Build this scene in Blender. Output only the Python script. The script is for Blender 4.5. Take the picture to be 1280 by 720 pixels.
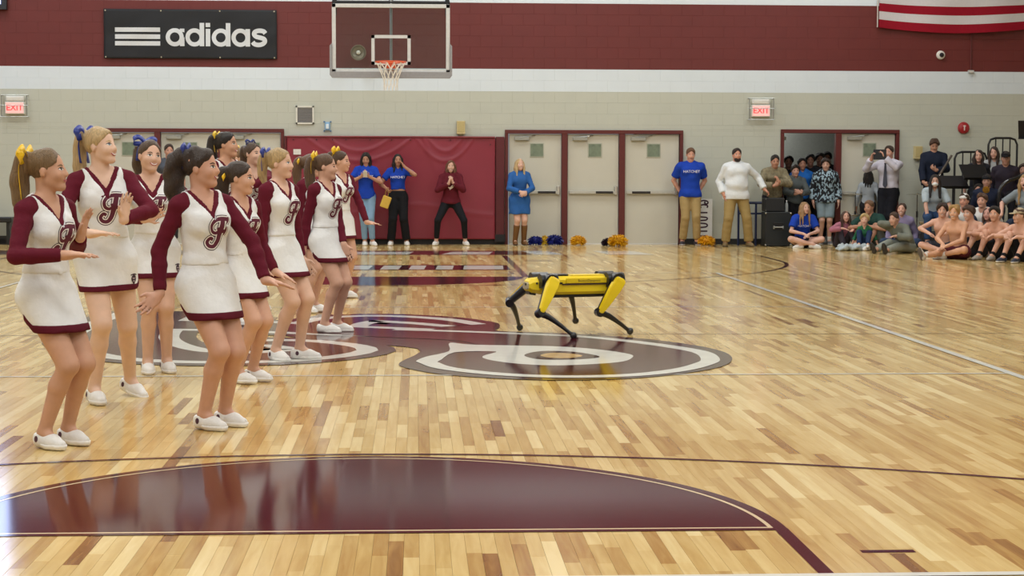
import bpy, bmesh, math, random, time
import numpy as np
from mathutils import Vector, Matrix

for o in list(bpy.data.objects): bpy.data.objects.remove(o)
scene = bpy.context.scene
COL = scene.collection
rnd = random.Random(7)
T0 = time.time()

# ------------------------------------------------------------------ camera
cam_d = bpy.data.cameras.new('camera')
cam = bpy.data.objects.new('camera', cam_d)
COL.objects.link(cam)
cam_d.sensor_width = 36.0
cam_d.lens = 36.0 * 2206.56 / 1280.0
cam_d.clip_end = 200
PITCH, YAW, ROLL = 0.066415, 0.054252, -0.002846
cam.matrix_world = (Matrix.Translation((0.3904, -14.9456, 1.3928)) @ Matrix.Rotation(-YAW, 4, 'Z')
                    @ Matrix.Rotation(math.pi / 2 - PITCH, 4, 'X') @ Matrix.Rotation(-ROLL, 4, 'Z'))
scene.camera = cam

# ------------------------------------------------------------------ view + world + lights
vs = scene.view_settings
vs.view_transform = 'Standard'; vs.look = 'None'; vs.gamma = 1.0; vs.use_curve_mapping = False
vs.exposure = 0.0
world = bpy.data.worlds.new('world'); scene.world = world
world.use_nodes = True
world.node_tree.nodes['Background'].inputs[0].default_value = (0.9, 0.95, 1.0, 1)
world.node_tree.nodes['Background'].inputs[1].default_value = 0.25

WALL_Y, CEIL_Z, LEFT_X, RIGHT_X, BACK_Y = 18.4, 8.6, -12.5, 15.5, -22.0
LAMPS = [(x, y) for y in (-16.5, -10, -3.5, 3, 9.5, 15.4) for x in (-8.0, -2.6, 2.8, 8.2)]
LAMP_W = 150.0
for i, (lx, ly) in enumerate(LAMPS):
    ld = bpy.data.lights.new('ceiling_lamp_light', 'AREA')
    ld.shape = 'RECTANGLE'; ld.size = 1.25; ld.size_y = 2.4
    ld.energy = LAMP_W; ld.color = (0.93, 0.98, 1.0)
    lo = bpy.data.objects.new('ceiling_lamp_light', ld); COL.objects.link(lo)
    lo.location = (lx, ly, CEIL_Z - 0.65)

# ------------------------------------------------------------------ colours and materials
def lin(h):
    if isinstance(h, str):
        h = h.lstrip('#'); c = [int(h[i:i + 2], 16) / 255 for i in (0, 2, 4)]
    else:
        c = list(h)
    return tuple(((v / 12.92) if v <= 0.04045 else ((v + 0.055) / 1.055) ** 2.4) for v in c) + (1.0,)

MATS = {}
def base_mat(key):
    m = bpy.data.materials.new(key); m.use_nodes = True
    return m, m.node_tree, m.node_tree.nodes['Principled BSDF']

def node(nt, kind, **kw):
    n = nt.nodes.new(kind)
    for k, v in kw.items():
        if k == 'op': n.operation = v
        else: setattr(n, k, v)
    return n

def mat(hexc, rough=0.5, metal=0.0, var=0.06, scale=25.0, bump=0.0, bscale=80.0, stretch=(1, 1, 1), spec=0.5, emit=0.0, emit_col=None, alpha=1.0, trans=0.0, sheen=0.0):
    key = ('m', hexc, rough, metal, var, scale, bump, bscale, stretch, spec, emit, emit_col, alpha, trans, sheen)
    if key in MATS: return MATS[key]
    m, nt, b = base_mat('mat_' + str(hexc).lstrip('#'))
    c = lin(hexc)
    tc = node(nt, 'ShaderNodeTexCoord'); mp = node(nt, 'ShaderNodeMapping')
    mp.inputs['Scale'].default_value = stretch
    nt.links.new(tc.outputs['Object'], mp.inputs[0])
    nz = node(nt, 'ShaderNodeTexNoise'); nz.inputs['Scale'].default_value = scale; nz.inputs['Detail'].default_value = 4
    nt.links.new(mp.outputs[0], nz.inputs[0])
    mx = node(nt, 'ShaderNodeMix', data_type='RGBA')
    mx.inputs[6].default_value = tuple(v * (1 - var * 2.2) for v in c[:3]) + (1,)
    mx.inputs[7].default_value = tuple(min(1, v * (1 + var * 2.2)) for v in c[:3]) + (1,)
    nt.links.new(nz.outputs[0], mx.inputs[0]); nt.links.new(mx.outputs[2], b.inputs['Base Color'])
    b.inputs['Roughness'].default_value = rough; b.inputs['Metallic'].default_value = metal
    b.inputs['Specular IOR Level'].default_value = spec
    if sheen: b.inputs['Sheen Weight'].default_value = sheen
    if trans: b.inputs['Transmission Weight'].default_value = trans
    if alpha < 1: b.inputs['Alpha'].default_value = alpha
    if bump:
        n2 = node(nt, 'ShaderNodeTexNoise'); n2.inputs['Scale'].default_value = bscale; n2.inputs['Detail'].default_value = 3
        nt.links.new(mp.outputs[0], n2.inputs[0])
        bp = node(nt, 'ShaderNodeBump'); bp.inputs['Strength'].default_value = bump; bp.inputs['Distance'].default_value = 0.02
        nt.links.new(n2.outputs[0], bp.inputs['Height']); nt.links.new(bp.outputs[0], b.inputs['Normal'])
    if emit:
        b.inputs['Emission Color'].default_value = lin(emit_col or hexc); b.inputs['Emission Strength'].default_value = emit
    MATS[key] = m
    return m

def cloth(h, bump=0.5, bscale=14): return mat(h, 0.85, 0, 0.025, 30, bump, bscale, spec=0.2)
def skinm(h): return mat(h, 0.5, 0, 0.05, 18, 0.0, spec=0.35)
def hairm(h, var=0.28): return mat(h, 0.42, 0, var, 34, 0.7, 90, stretch=(3.2, 3.2, 0.35), spec=0.5)

# ------------------------------------------------------------------ object helpers
def link(name, me, parent=None, m=None, loc=None):
    o = bpy.data.objects.new(name, me); COL.objects.link(o)
    if m is not None and me is not None and len(me.materials) == 0: me.materials.append(m)
    if parent is not None: o.parent = parent
    if loc is not None: o.location = loc
    return o

def tag(o, label=None, cat=None, group=None, kind=None):
    if label: o['label'] = label
    if cat: o['category'] = cat
    if group: o['group'] = group
    if kind: o['kind'] = kind
    return o

def thing(name, label, cat, loc=(0, 0, 0), rotz=0, group=None):
    o = bpy.data.objects.new(name, None); COL.objects.link(o)
    o.location = loc; o.rotation_euler = (0, 0, rotz); o.empty_display_size = 0.1
    return tag(o, label, cat, group)

def copy_tree(o, parent=None):
    c = o.copy(); COL.objects.link(c); c.parent = parent
    for ch in list(o.children): copy_tree(ch, c)
    return c

def np_mesh(name, V, quads, smooth=True):
    """mesh from arrays; quads is (n,4) or a list of index tuples"""
    me = bpy.data.meshes.new(name)
    V = np.asarray(V, np.float32)
    if isinstance(quads, np.ndarray):
        n, w = quads.shape
        me.vertices.add(len(V)); me.vertices.foreach_set('co', V.ravel())
        me.loops.add(n * w); me.loops.foreach_set('vertex_index', quads.astype(np.int32).ravel())
        me.polygons.add(n); me.polygons.foreach_set('loop_start', np.arange(0, n * w, w, dtype=np.int32))
        me.update(calc_edges=True); me.validate()
    else:
        me.from_pydata(V.tolist(), [], quads); me.update()
    me.polygons.foreach_set('use_smooth', np.full(len(me.polygons), bool(smooth)))
    return me

class MB:
    """collects simple solids and links them as one mesh object"""
    def __init__(s): s.bm = bmesh.new()
    def box(s, c, d, rot=None, bev=0.0, seg=1):
        r = bmesh.ops.create_cube(s.bm, size=1.0)['verts']
        M = Matrix.Translation(c) @ (rot.to_4x4() if rot is not None else Matrix.Identity(4)) @ Matrix.Diagonal((d[0], d[1], d[2], 1))
        bmesh.ops.transform(s.bm, matrix=M, verts=r)
        if bev:
            ed = list({e for v in r for e in v.link_edges})
            bmesh.ops.bevel(s.bm, geom=ed, offset=bev, segments=seg, profile=0.5, affect='EDGES')
        return s
    def cyl(s, a, b, ra, rb=None, n=16):
        a = Vector(a); b = Vector(b); rb = ra if rb is None else rb
        q = (b - a).to_track_quat('Z', 'Y')
        r = bmesh.ops.create_cone(s.bm, cap_ends=True, segments=n, radius1=ra, radius2=rb, depth=(b - a).length)['verts']
        bmesh.ops.transform(s.bm, matrix=Matrix.Translation((a + b) / 2) @ q.to_matrix().to_4x4(), verts=r)
        return s
    def sph(s, c, rad, n=16, rot=None):
        if not hasattr(rad, '__len__'): rad = (rad,) * 3
        r = bmesh.ops.create_uvsphere(s.bm, u_segments=n, v_segments=max(6, n // 2), radius=1)['verts']
        M = Matrix.Translation(c) @ (rot.to_4x4() if rot is not None else Matrix.Identity(4)) @ Matrix.Diagonal((*rad, 1))
        bmesh.ops.transform(s.bm, matrix=M, verts=r)
        return s
    def tube(s, pts, r, n=8, closed=False, flat=None):
        pts = [Vector(p) for p in pts]; N = len(pts); rings = []
        rr = r if hasattr(r, '__len__') else [r] * N
        up = Vector((0, 0, 1))
        prev = None
        for i, p in enumerate(pts):
            t = (pts[(i + 1) % N] - pts[i - 1]) if closed else (pts[min(i + 1, N - 1)] - pts[max(i - 1, 0)])
            t.normalize()
            if prev is None:
                ref = up if abs(t.z) < 0.95 else Vector((1, 0, 0))
                x = t.cross(ref).normalized()
            else:
                x = (prev - t * prev.dot(t)).normalized()
            prev = x; y = t.cross(x)
            fx, fy = flat if flat else (1, 1)
            rings.append([s.bm.verts.new(p + (x * math.cos(2 * math.pi * k / n) * fx + y * math.sin(2 * math.pi * k / n) * fy) * rr[i]) for k in range(n)])
        for i in range(N if closed else N - 1):
            A, B = rings[i], rings[(i + 1) % N]
            for k in range(n): s.bm.faces.new((A[k], A[(k + 1) % n], B[(k + 1) % n], B[k]))
        if not closed:
            s.bm.faces.new(rings[0][::-1]); s.bm.faces.new(rings[-1])
        return s
    def prism(s, poly, z0, z1, axis='Z', at=0.0):
        """extrude polygon; axis Z: (x,y) in plan; axis Y: (x,z) outline extruded along y from z0 to z1"""
        f = (lambda p, h: (p[0], p[1], h)) if axis == 'Z' else ((lambda p, h: (p[0], h, p[1])) if axis == 'Y' else (lambda p, h: (h, p[0], p[1])))
        A = [s.bm.verts.new(f(p, z0)) for p in poly]; B = [s.bm.verts.new(f(p, z1)) for p in poly]
        n = len(poly)
        s.bm.faces.new(A[::-1]); s.bm.faces.new(B)
        for i in range(n): s.bm.faces.new((A[i], A[(i + 1) % n], B[(i + 1) % n], B[i]))
        return s
    def lathe(s, prof, c=(0, 0, 0), n=24):
        c = Vector(c); R = []
        for r, z in prof:
            R.append([s.bm.verts.new(c + Vector((r * math.cos(2 * math.pi * k / n), r * math.sin(2 * math.pi * k / n), z))) for k in range(n)])
        for A, B in zip(R, R[1:]):
            for k in range(n): s.bm.faces.new((A[k], A[(k + 1) % n], B[(k + 1) % n], B[k]))
        s.bm.faces.new(R[0][::-1]); s.bm.faces.new(R[-1])
        return s
    def mesh(s, name, smooth=False):
        bmesh.ops.recalc_face_normals(s.bm, faces=s.bm.faces)
        me = bpy.data.meshes.new(name); s.bm.to_mesh(me); s.bm.free()
        if smooth:
            me.polygons.foreach_set('use_smooth', np.ones(len(me.polygons), bool))
            try: me.set_sharp_from_angle(angle=math.radians(40))
            except Exception: pass
        return me
    def build(s, name, m, parent=None, loc=None, smooth=False):
        return link(name, s.mesh(name, smooth), parent, m, loc)

def catmull(P, n=6, closed=False):
    P = [np.array(p, float) for p in P]; out = []; N = len(P)
    rng = range(N) if closed else range(N - 1)
    for i in rng:
        p0 = P[(i - 1) % N] if (closed or i > 0) else P[0] * 2 - P[1]
        p1 = P[i]; p2 = P[(i + 1) % N]
        p3 = P[(i + 2) % N] if (closed or i + 2 < N) else P[-1] * 2 - P[-2]
        for j in range(n):
            t = j / n
            out.append(0.5 * (2 * p1 + (p2 - p0) * t + (2 * p0 - 5 * p1 + 4 * p2 - p3) * t * t + (3 * p1 - p0 - 3 * p2 + p3) * t ** 3))
    if not closed: out.append(P[-1])
    return out

def stroke2d(P, W, n=6):
    """ribbon along a 2D polyline with widths; returns verts (N,2), quads"""
    pts = catmull([(p[0], p[1], w) for p, w in zip(P, W)], n)
    V = []; Q = []
    for i, p in enumerate(pts):
        a = pts[max(i - 1, 0)][:2]; b = pts[min(i + 1, len(pts) - 1)][:2]
        t = b - a; t = t / (np.linalg.norm(t) + 1e-9); nrm = np.array([-t[1], t[0]])
        w = max(p[2], 1e-4) / 2
        V += [p[:2] - nrm * w, p[:2], p[:2] + nrm * w]
        if i:
            k = 3 * i
            Q += [(k - 3, k, k + 1, k - 2), (k - 2, k + 1, k + 2, k - 1)]
    return V, Q

def ellipse2d(c, rx, rz, rot=0.0, rings=2, n=14):
    V = [np.array(c, float)]; Q = []
    ca, sa = math.cos(rot), math.sin(rot)
    for r in range(1, rings + 1):
        for k in range(n):
            a = 2 * math.pi * k / n; x = rx * math.cos(a) * r / rings; z = rz * math.sin(a) * r / rings
            V.append(np.array([c[0] + x * ca - z * sa, c[1] + x * sa + z * ca]))
    for k in range(n): Q.append((0, 1 + k, 1 + (k + 1) % n))
    for r in range(1, rings):
        for k in range(n):
            a = 1 + (r - 1) * n; b = 1 + r * n
            Q.append((a + k, b + k, b + (k + 1) % n, a + (k + 1) % n))
    return V, Q

def join2d(parts):
    V = []; Q = []
    for v, q in parts:
        k = len(V); V += list(v); Q += [tuple(i + k for i in f) for f in q]
    return V, Q

_txt = {}
def text2d(s, size=1.0, bold=0.0, spacing=1.0):
    """flat outline text as (verts2d, faces), centred"""
    key = (s, bold, spacing)
    if key not in _txt:
        cu = bpy.data.curves.new('lettering', 'FONT'); cu.body = s; cu.size = 1.0; cu.offset = bold; cu.space_character = spacing
        cu.align_x = 'CENTER'; cu.align_y = 'CENTER'; cu.resolution_u = 2
        ob = bpy.data.objects.new('lettering', cu); COL.objects.link(ob)
        bpy.context.view_layer.update()
        dg = bpy.context.evaluated_depsgraph_get()
        me = ob.evaluated_get(dg).to_mesh()
        V = [np.array(v.co[:2]) for v in me.vertices]; Q = [tuple(p.vertices) for p in me.polygons]
        bpy.data.objects.remove(ob); bpy.data.curves.remove(cu)
        _txt[key] = (V, Q)
    V, Q = _txt[key]
    return [v * size for v in V], Q

def flat_print(name, vq, fn, m, parent=None, up=False):
    """2D print mapped through fn(x,y)->(x,y,z)"""
    V, Q = vq
    me = bpy.data.meshes.new(name); me.from_pydata([tuple(fn(v[0], v[1])) for v in V], [], Q); me.update()
    if up and len(me.polygons) and me.polygons[0].normal.z < 0: me.flip_normals()
    return link(name, me, parent, m)

# ------------------------------------------------------------------ implicit surfaces -> one continuous mesh
f32 = np.float32
def rotz(a): c, s = math.cos(a), math.sin(a); return np.array([[c, -s, 0], [s, c, 0], [0, 0, 1.0]])
def rotx(a): c, s = math.cos(a), math.sin(a); return np.array([[1, 0, 0], [0, c, -s], [0, s, c.real]])
def roty(a): c, s = math.cos(a), math.sin(a); return np.array([[c, 0, s], [0, 1.0, 0], [-s, 0, c]])
def unit(v): v = np.asarray(v, float); return v / (np.linalg.norm(v) + 1e-12)
def frame_up(up, back):
    up = unit(up); back = np.asarray(back, float); back = unit(back - up * back.dot(up)); x = np.cross(back, up)
    return np.stack([x, back, up], 1)

def C(a, b, ra, rb, k=0.02, flat=0, t=''): return ['c', np.array(a, float), np.array(b, float), ra, rb, flat, k, t]
def E_(c, R, r, k=0.02, t=''): return ['e', np.array(c, float), np.asarray(R, float), np.array(r, float), k, t]
def infl(op, off, k=None):
    o = list(op)
    if o[0] == 'c': o[3] = o[3] + off; o[4] = o[4] + off
    elif o[0] == 'e': o[3] = o[3] + off
    if k is not None: o[-2] = k
    return o

def prim(op, X, Y, Z):
    if op[0] == 'c':
        _, a, b, ra, rb, flat, k, t = op
        ab = b - a; L2 = float(ab.dot(ab)) + 1e-12; L = math.sqrt(L2)
        px, py, pz = X - f32(a[0]), Y - f32(a[1]), Z - f32(a[2])
        t_ = (px * f32(ab[0] / L2) + py * f32(ab[1] / L2)) + pz * f32(ab[2] / L2)
        tc = np.clip(t_, 0 if not flat & 2 else -9, 1 if not flat & 1 else 9)
        d = np.sqrt((px - tc * f32(ab[0])) ** 2 + (py - tc * f32(ab[1])) ** 2 + (pz - tc * f32(ab[2])) ** 2) - (f32(ra) + np.clip(tc, 0, 1) * f32(rb - ra))
        if flat & 1: d = np.maximum(d, (t_ - 1) * f32(L))
        if flat & 2: d = np.maximum(d, -t_ * f32(L))
        return d
    _, c, R, r, k, t = op
    px, py, pz = X - f32(c[0]), Y - f32(c[1]), Z - f32(c[2])
    q = [(px * f32(R[0, i]) + py * f32(R[1, i])) + pz * f32(R[2, i]) for i in range(3)]
    k0 = np.sqrt(sum((q[i] / f32(r[i])) ** 2 for i in range(3)))
    k1 = np.sqrt(sum((q[i] / f32(r[i] ** 2)) ** 2 for i in range(3)))
    return k0 * (k0 - 1) / np.maximum(k1, f32(1e-6))

def smin(a, b, k):
    if k <= 0: return np.minimum(a, b)
    h = np.maximum(k - np.abs(a - b), 0) / f32(k)
    return np.minimum(a, b) - h * h * f32(k * 0.25)

def ext(op):
    if op[0] == 'c':
        _, a, b, ra, rb, *_r = op
        return np.minimum(a - ra, b - rb), np.maximum(a + ra, b + rb)
    R = op[2]; e = np.sqrt(((R * op[3][None, :]) ** 2).sum(1))
    return op[1] - e, op[1] + e

def apply_op(F, op, X, Y, Z):
    kd = op[0]
    if kd in 'ce': return smin(F, prim(op, X, Y, Z), op[-2])
    if kd == 'sub':
        d = -prim(op[1], X, Y, Z); return -smin(-F, -d, op[1][-2])
    if kd == 'max': return np.maximum(F, op[1](X, Y, Z))
    if kd == 'disp': return F + op[1](X, Y, Z)
    if kd == 'min': return np.minimum(F, op[1](X, Y, Z))

def eval_pts(ops, P):
    P = np.asarray(P, f32); X, Y, Z = P[:, 0], P[:, 1], P[:, 2]
    F = np.full(len(P), 9, f32)
    for op in ops: F = apply_op(F, op, X, Y, Z)
    return F

def mesh_sdf(name, ops, v):
    U = [op for op in ops if op[0] in 'ce']
    lo = np.min([ext(o)[0] for o in U], 0) - 3 * v; hi = np.max([ext(o)[1] for o in U], 0) + 3 * v
    n = np.ceil((hi - lo) / v).astype(int) + 1
    ax = [(lo[i] + v * np.arange(n[i])).astype(f32) for i in range(3)]
    F = np.full(tuple(n), 9, f32)
    for op in ops:
        if op[0] in ('c', 'e', 'sub'):
            p = op[1] if op[0] == 'sub' else op
            a, b = ext(p); pad = p[-2] + 2.5 * v
            i0 = np.maximum(((a - pad - lo) / v).astype(int), 0); i1 = np.minimum(((b + pad - lo) / v).astype(int) + 2, n)
            if (i1 <= i0).any(): continue
            sl = tuple(slice(i0[i], i1[i]) for i in range(3))
            X, Y, Z = ax[0][sl[0]][:, None, None], ax[1][sl[1]][None, :, None], ax[2][sl[2]][None, None, :]
            F[sl] = apply_op(F[sl], op, X, Y, Z)
        else:
            F = apply_op(F, op, ax[0][:, None, None], ax[1][None, :, None], ax[2][None, None, :])
    F[0] = F[-1] = 1; F[:, 0] = F[:, -1] = 1; F[:, :, 0] = F[:, :, -1] = 1
    return nets(name, F, lo, v)

_CO = np.array([(i, j, k) for i in (0, 1) for j in (0, 1) for k in (0, 1)])
_ED = [(a, b) for a in range(8) for b in range(a + 1, 8) if abs(_CO[a] - _CO[b]).sum() == 1]
def nets(name, F, lo, v):
    S = F < 0
    c = np.zeros(tuple(np.array(F.shape) - 1), np.int8)
    nx, ny, nz = F.shape
    for i, j, k in _CO: c += S[i:nx - 1 + i, j:ny - 1 + j, k:nz - 1 + k]
    idx = np.argwhere((c > 0) & (c < 8))
    if len(idx) == 0: return None
    vals = np.stack([F[idx[:, 0] + i, idx[:, 1] + j, idx[:, 2] + k] for i, j, k in _CO], 1)
    acc = np.zeros((len(idx), 3), f32); cnt = np.zeros(len(idx), f32)
    for a, b in _ED:
        va, vb = vals[:, a], vals[:, b]; m = (va < 0) != (vb < 0)
        t = np.where(m, va / np.where(m, va - vb, 1), 0)[:, None]
        acc += np.where(m[:, None], _CO[a] + t * (_CO[b] - _CO[a]), 0); cnt += m
    V = (idx + acc / cnt[:, None]) * v + lo
    M = np.full(c.shape, -1, np.int32); M[tuple(idx.T)] = np.arange(len(idx))
    Q = []
    for d in range(3):
        A = [slice(None)] * 3; B = [slice(None)] * 3; A[d] = slice(0, -1); B[d] = slice(1, None)
        sa, sb = S[tuple(A)], S[tuple(B)]
        e = np.argwhere(sa != sb)
        s = sa[tuple(e.T)]
        u, w = (d + 1) % 3, (d + 2) % 3
        off = []
        for du, dw in ((-1, -1), (0, -1), (0, 0), (-1, 0)):
            g = e.copy(); g[:, u] += du; g[:, w] += dw; off.append(M[tuple(g.T)])
        q = np.stack(off, 1); q[~s] = q[~s][:, ::-1]
        Q.append(q)
    return np_mesh(name, V, np.concatenate(Q))

def march(ops, O, D, steps=40):
    """sphere trace from points O along D onto the surface"""
    O = np.asarray(O, f32).copy(); D = np.asarray(D, f32)
    for _ in range(steps):
        d = eval_pts(ops, O); O += D[None, :] * np.clip(d, -0.02, 0.05)[:, None] * f32(0.85)
    return O

def decal(name, vq, ops, org, R, m, parent, off=0.0012, dist=0.3):
    """print (x right-of-viewer.., z up in frame R) laid on a surface seen from the frame's front (-y)"""
    V, Q = vq; R = np.asarray(R); V = np.array(V)
    V3 = np.asarray(org)[None] + V[:, :1] * R[:, 0][None] + V[:, 1:2] * R[:, 2][None] - dist * R[:, 1][None]
    P = march(ops, V3, R[:, 1]) - off * R[:, 1][None]
    me = bpy.data.meshes.new(name); me.from_pydata(P.tolist(), [], Q); me.update()
    me.polygons.foreach_set('use_smooth', np.ones(len(me.polygons), bool))
    return link(name, me, parent, m)

# ------------------------------------------------------------------ people
def ik(S, W, l1, l2, pole):
    S = np.array(S, float); W = np.array(W, float); d = W - S; L = np.linalg.norm(d); mx = (l1 + l2) * 0.998
    if L > mx: W = S + d / L * mx; L = mx
    L = max(L, abs(l1 - l2) + 0.02); u = unit(W - S)
    a = (l1 * l1 - l2 * l2 + L * L) / (2 * L); h = math.sqrt(max(l1 * l1 - a * a, 1e-8))
    p = np.array(pole, float); p = unit(p - u * p.dot(u))
    return S + u * a + p * h, W

class Body: pass

def make_body(H=1.65, sex='f', bulk=1.0, pelvis=(0, 0.02, 0.88), lean=(0, 0), pyaw=0, cyaw=0, head=(0, 0, 0), L=None, Rr=None, FL=None, FR=None, v=0.008, hd=1.0, bust=1.0, neckfwd=0.012):
    B = Body(); s = H / 1.65; B.s = s; B.v = v; B.sex = sex
    male = sex == 'm'
    ops = []
    P = np.array(pelvis, float) * np.array([1, 1, 1.0])
    tl = 0.50 * s
    up = unit((lean[0], lean[1], math.sqrt(max(tl * tl - lean[0] ** 2 - lean[1] ** 2, 0.01))))
    Rp = rotz(math.radians(pyaw)) @ frame_up(unit(np.array([0, 0, 1.0]) * 0.6 + up * 0.4), (0, 1, 0))
    Rc = rotz(math.radians(cyaw)) @ np.eye(3); Rc = frame_up(up, Rc[:, 1])
    up_p = Rp[:, 2]
    def sp(t):  # point on the bent spine, t in metres*s
        t = t * s; u = max(0, min(1, t / tl))
        return P + up_p * t * (1 - u) + up * t * u if t > 0 else P + up_p * t
    def fr(t):
        u = max(0, min(1, t / 0.5)); z = unit(up_p * (1 - u) + up * u); b = Rp[:, 1] * (1 - u) + Rc[:, 1] * u
        return frame_up(z, b)
    B.sp, B.fr, B.Rp, B.Rc, B.P = sp, fr, Rp, Rc, P
    if male:
        lv = [(-0.02, .158, .118, .10, .012), (.08, .15, .108, .10, .0), (.19, .142, .10, .10, -.004), (.29, .152, .108, .10, 0), (.37, .155, .110, .09, 0), (.44, .140, .082, .06, .005)]
        sw = 0.168
    else:
        lv = [(-0.02, .142, .099, .10, .010), (.08, .132, .092, .10, .004), (.19, .112, .082, .10, 0), (.29, .124, .090, .10, 0), (.37, .135, .092, .085, .004), (.44, .128, .070, .055, .008)]
        sw = 0.152
    bw = bulk
    for t, a, b, c_, oy in lv:
        R = fr(t); ops.append(E_(sp(t) + R[:, 1] * oy * s, R, np.array([a * bw, b * bw, c_]) * s, 0.055 * s, 'torso'))
    if male and bulk > 1.08: ops.append(E_(sp(.15) - fr(.15)[:, 1] * .05 * s, fr(.15), np.array([.14 * bw, .10 * bw, .12]) * s, .06, 'torso'))
    R = fr(.345)
    if not male:
        for sx in (-1, 1): ops.append(E_(sp(.335) + R @ (np.array([sx * .06, -.062, 0]) * s), R, np.array([.06, .052 * bust, .06]) * s, 0.035 * s, 'torso'))
    else:
        for sx in (-1, 1): ops.append(E_(sp(.365) + R @ (np.array([sx * .07, -.075, 0]) * s), R, np.array([.075, .04, .055]) * s, 0.04 * s, 'torso'))
    nb = sp(.5); B.nb = nb
    Rn = fr(.5)
    sh = {}
    for sd, sx in (('L', 1), ('R', -1)):
        sh[sd] = sp(.44) + Rn @ (np.array([sx * sw, 0.008, 0.0]) * s)
        ops.append(C(nb + Rn @ (np.array([sx * .03, .012, .0]) * s), sh[sd] + Rn[:, 2] * 0.008 * s, .038 * s, (.044 if not male else .048) * s, .035 * s, t='torso'))
    B.sh = sh
    # head
    hs = .965 * (H / 1.65) ** 0.45 * hd * (1.04 if male else 1.0); B.hs = hs
    hy, hp, hr = [math.radians(a) for a in head]
    Rh = rotz(hy) @ rotx(-hp) @ roty(hr)   # positive pitch looks up
    hc = nb + unit(up + np.array([0, 0, .8])) * (.148 * hs) + np.array([0, -neckfwd, 0]) + Rh[:, 1] * 0.0
    B.hc, B.Rh, B.Rhz = hc, Rh, rotz(hy)
    g = lambda x, y, z: hc + Rh @ (np.array([x, y, z]) * hs)
    neck_r = (.047 if not male else .060) * (s * .5 + .5)
    ops.append(C(nb - up * .03, g(0, .026, -.05), neck_r * 1.12, neck_r * .96, .02, t='neck'))
    hop = [E_(g(0, .014, .034), Rh, np.array([.073, .092, .083]) * hs, .02, 'head'),
           E_(g(0, -.024, -.026), Rh, np.array([.058, .062, .070]) * hs, .03, 'head'),
           E_(g(0, -.062, -.088), Rh, np.array([.024 if not male else .030, .021, .018]) * hs, .022, 'head'),
           C(g(.043, .006, -.050), g(.014, -.058, -.088), .013 * hs, .016 * hs, .022, t='head'),
           C(g(-.043, .006, -.050), g(-.014, -.058, -.088), .013 * hs, .016 * hs, .022, t='head'),
           E_(g(.036, -.055, -.026), Rh, np.array([.026, .026, .026]) * hs, .02, 'head'),
           E_(g(-.036, -.055, -.026), Rh, np.array([.026, .026, .026]) * hs, .02, 'head'),
           ['sub', C(g(.031, -.099, .008), g(.031, -.099, .0081), .0165 * hs, .0165 * hs, .012, t='head')],
           ['sub', C(g(-.031, -.099, .008), g(-.031, -.099, .0081), .0165 * hs, .0165 * hs, .012, t='head')],
           C(g(0, -.080, .014), g(0, -.097, -.022), .0075 * hs, .0108 * hs, .012, t='head'),
           C(g(.008, -.09, -.028), g(-.008, -.09, -.028), .0095 * hs, .0095 * hs, .008, t='head'),
           C(g(.014, -.079, -.0545), g(-.014, -.079, -.0545), .0085 * hs, .0085 * hs, .01, t='head'),
           E_(g(.074, .012, -.006), Rh @ rotz(.3), np.array([.009, .018, .030]) * hs, .008, 'ear'),
           E_(g(-.074, .012, -.006), Rh @ rotz(-.3), np.array([.009, .018, .030]) * hs, .008, 'ear')]
    ops += hop; B.g = g
    # legs
    l1, l2 = .405 * s, .405 * s
    B.leg = {}
    lb = .5 + .5 * bulk
    for sd, sx, F in (('L', 1, FL), ('R', -1, FR)):
        F = F or {}
        hip = P + Rp @ (np.array([sx * (.078 if not male else .085), 0.0, -.015]) * s)
        ank = np.array(F.get('a', (sx * .085, .02, .085 * s)), float)
        kn, ank = ik(hip, ank, l1, l2, F.get('pole', (-sx * .12, -1, .0)))
        tr = (.090 if not male else .086) * lb; kr = (.058 if not male else .056) * (.6 + .4 * lb)
        ops.append(C(hip, kn, tr * s, kr * s, .014, t='thigh' + sd))
        d = unit(ank - kn); bk = unit(np.cross(np.cross(d, kn - hip), d)) if np.linalg.norm(np.cross(d, kn - hip)) > 1e-3 else np.array([0, 1.0, 0])
        bk = unit(np.array([0, 1.0, 0]) - d * d[1]) if abs(d[2]) > .75 else -bk
        calf = kn + (ank - kn) * .32 + bk * .014 * s
        ops.append(C(kn, calf, .051 * s * (.6 + .4 * lb), .051 * s * (.6 + .4 * lb), .02, t='shin' + sd))
        ops.append(C(calf, ank, .050 * s * (.6 + .4 * lb), .034 * s, .02, t='shin' + sd))
        fy = math.radians(F.get('yaw', sx * 8)); fp = math.radians(F.get('pitch', 0)); fr_ = math.radians(F.get('roll', 0))
        Rf = rotz(fy) @ rotx(-fp) @ roty(fr_)
        ops.append(C(ank, ank + Rf @ (np.array([0, -.10, -.045]) * s), .034 * s, .026 * s, .02, t='foot' + sd))
        B.leg[sd] = (hip, kn, ank, Rf)
    # arms and hands
    a1, a2 = .275 * s, .245 * s
    B.arm = {}
    ab = (.5 + .5 * bulk) * (1.10 if male else 1.0)
    fmin = .58 * v
    for sd, sx, A in (('L', 1, L), ('R', -1, Rr)):
        A = A or {}
        w = np.array(A.get('w', (sx * (sw + .07) * 1.0, -.03, P[2] - .04 * s)), float)
        el, w = ik(sh[sd], w, a1, a2, A.get('pole', (sx * .5, 1, -.3)))
        ops.append(C(sh[sd], el, .043 * ab * s, .035 * ab * s, .022, t='uarm' + sd))
        ops.append(C(el, el + (w - el) * .3, .034 * ab * s, .035 * ab * s, .012, t='farm' + sd))
        ops.append(C(el + (w - el) * .3, w, .035 * ab * s, .025 * ab * s, .012, t='farm' + sd))
        d = unit(A.get('d', w - el)); n = np.array(A.get('n', (-sx, 0, 0)), float)
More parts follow.
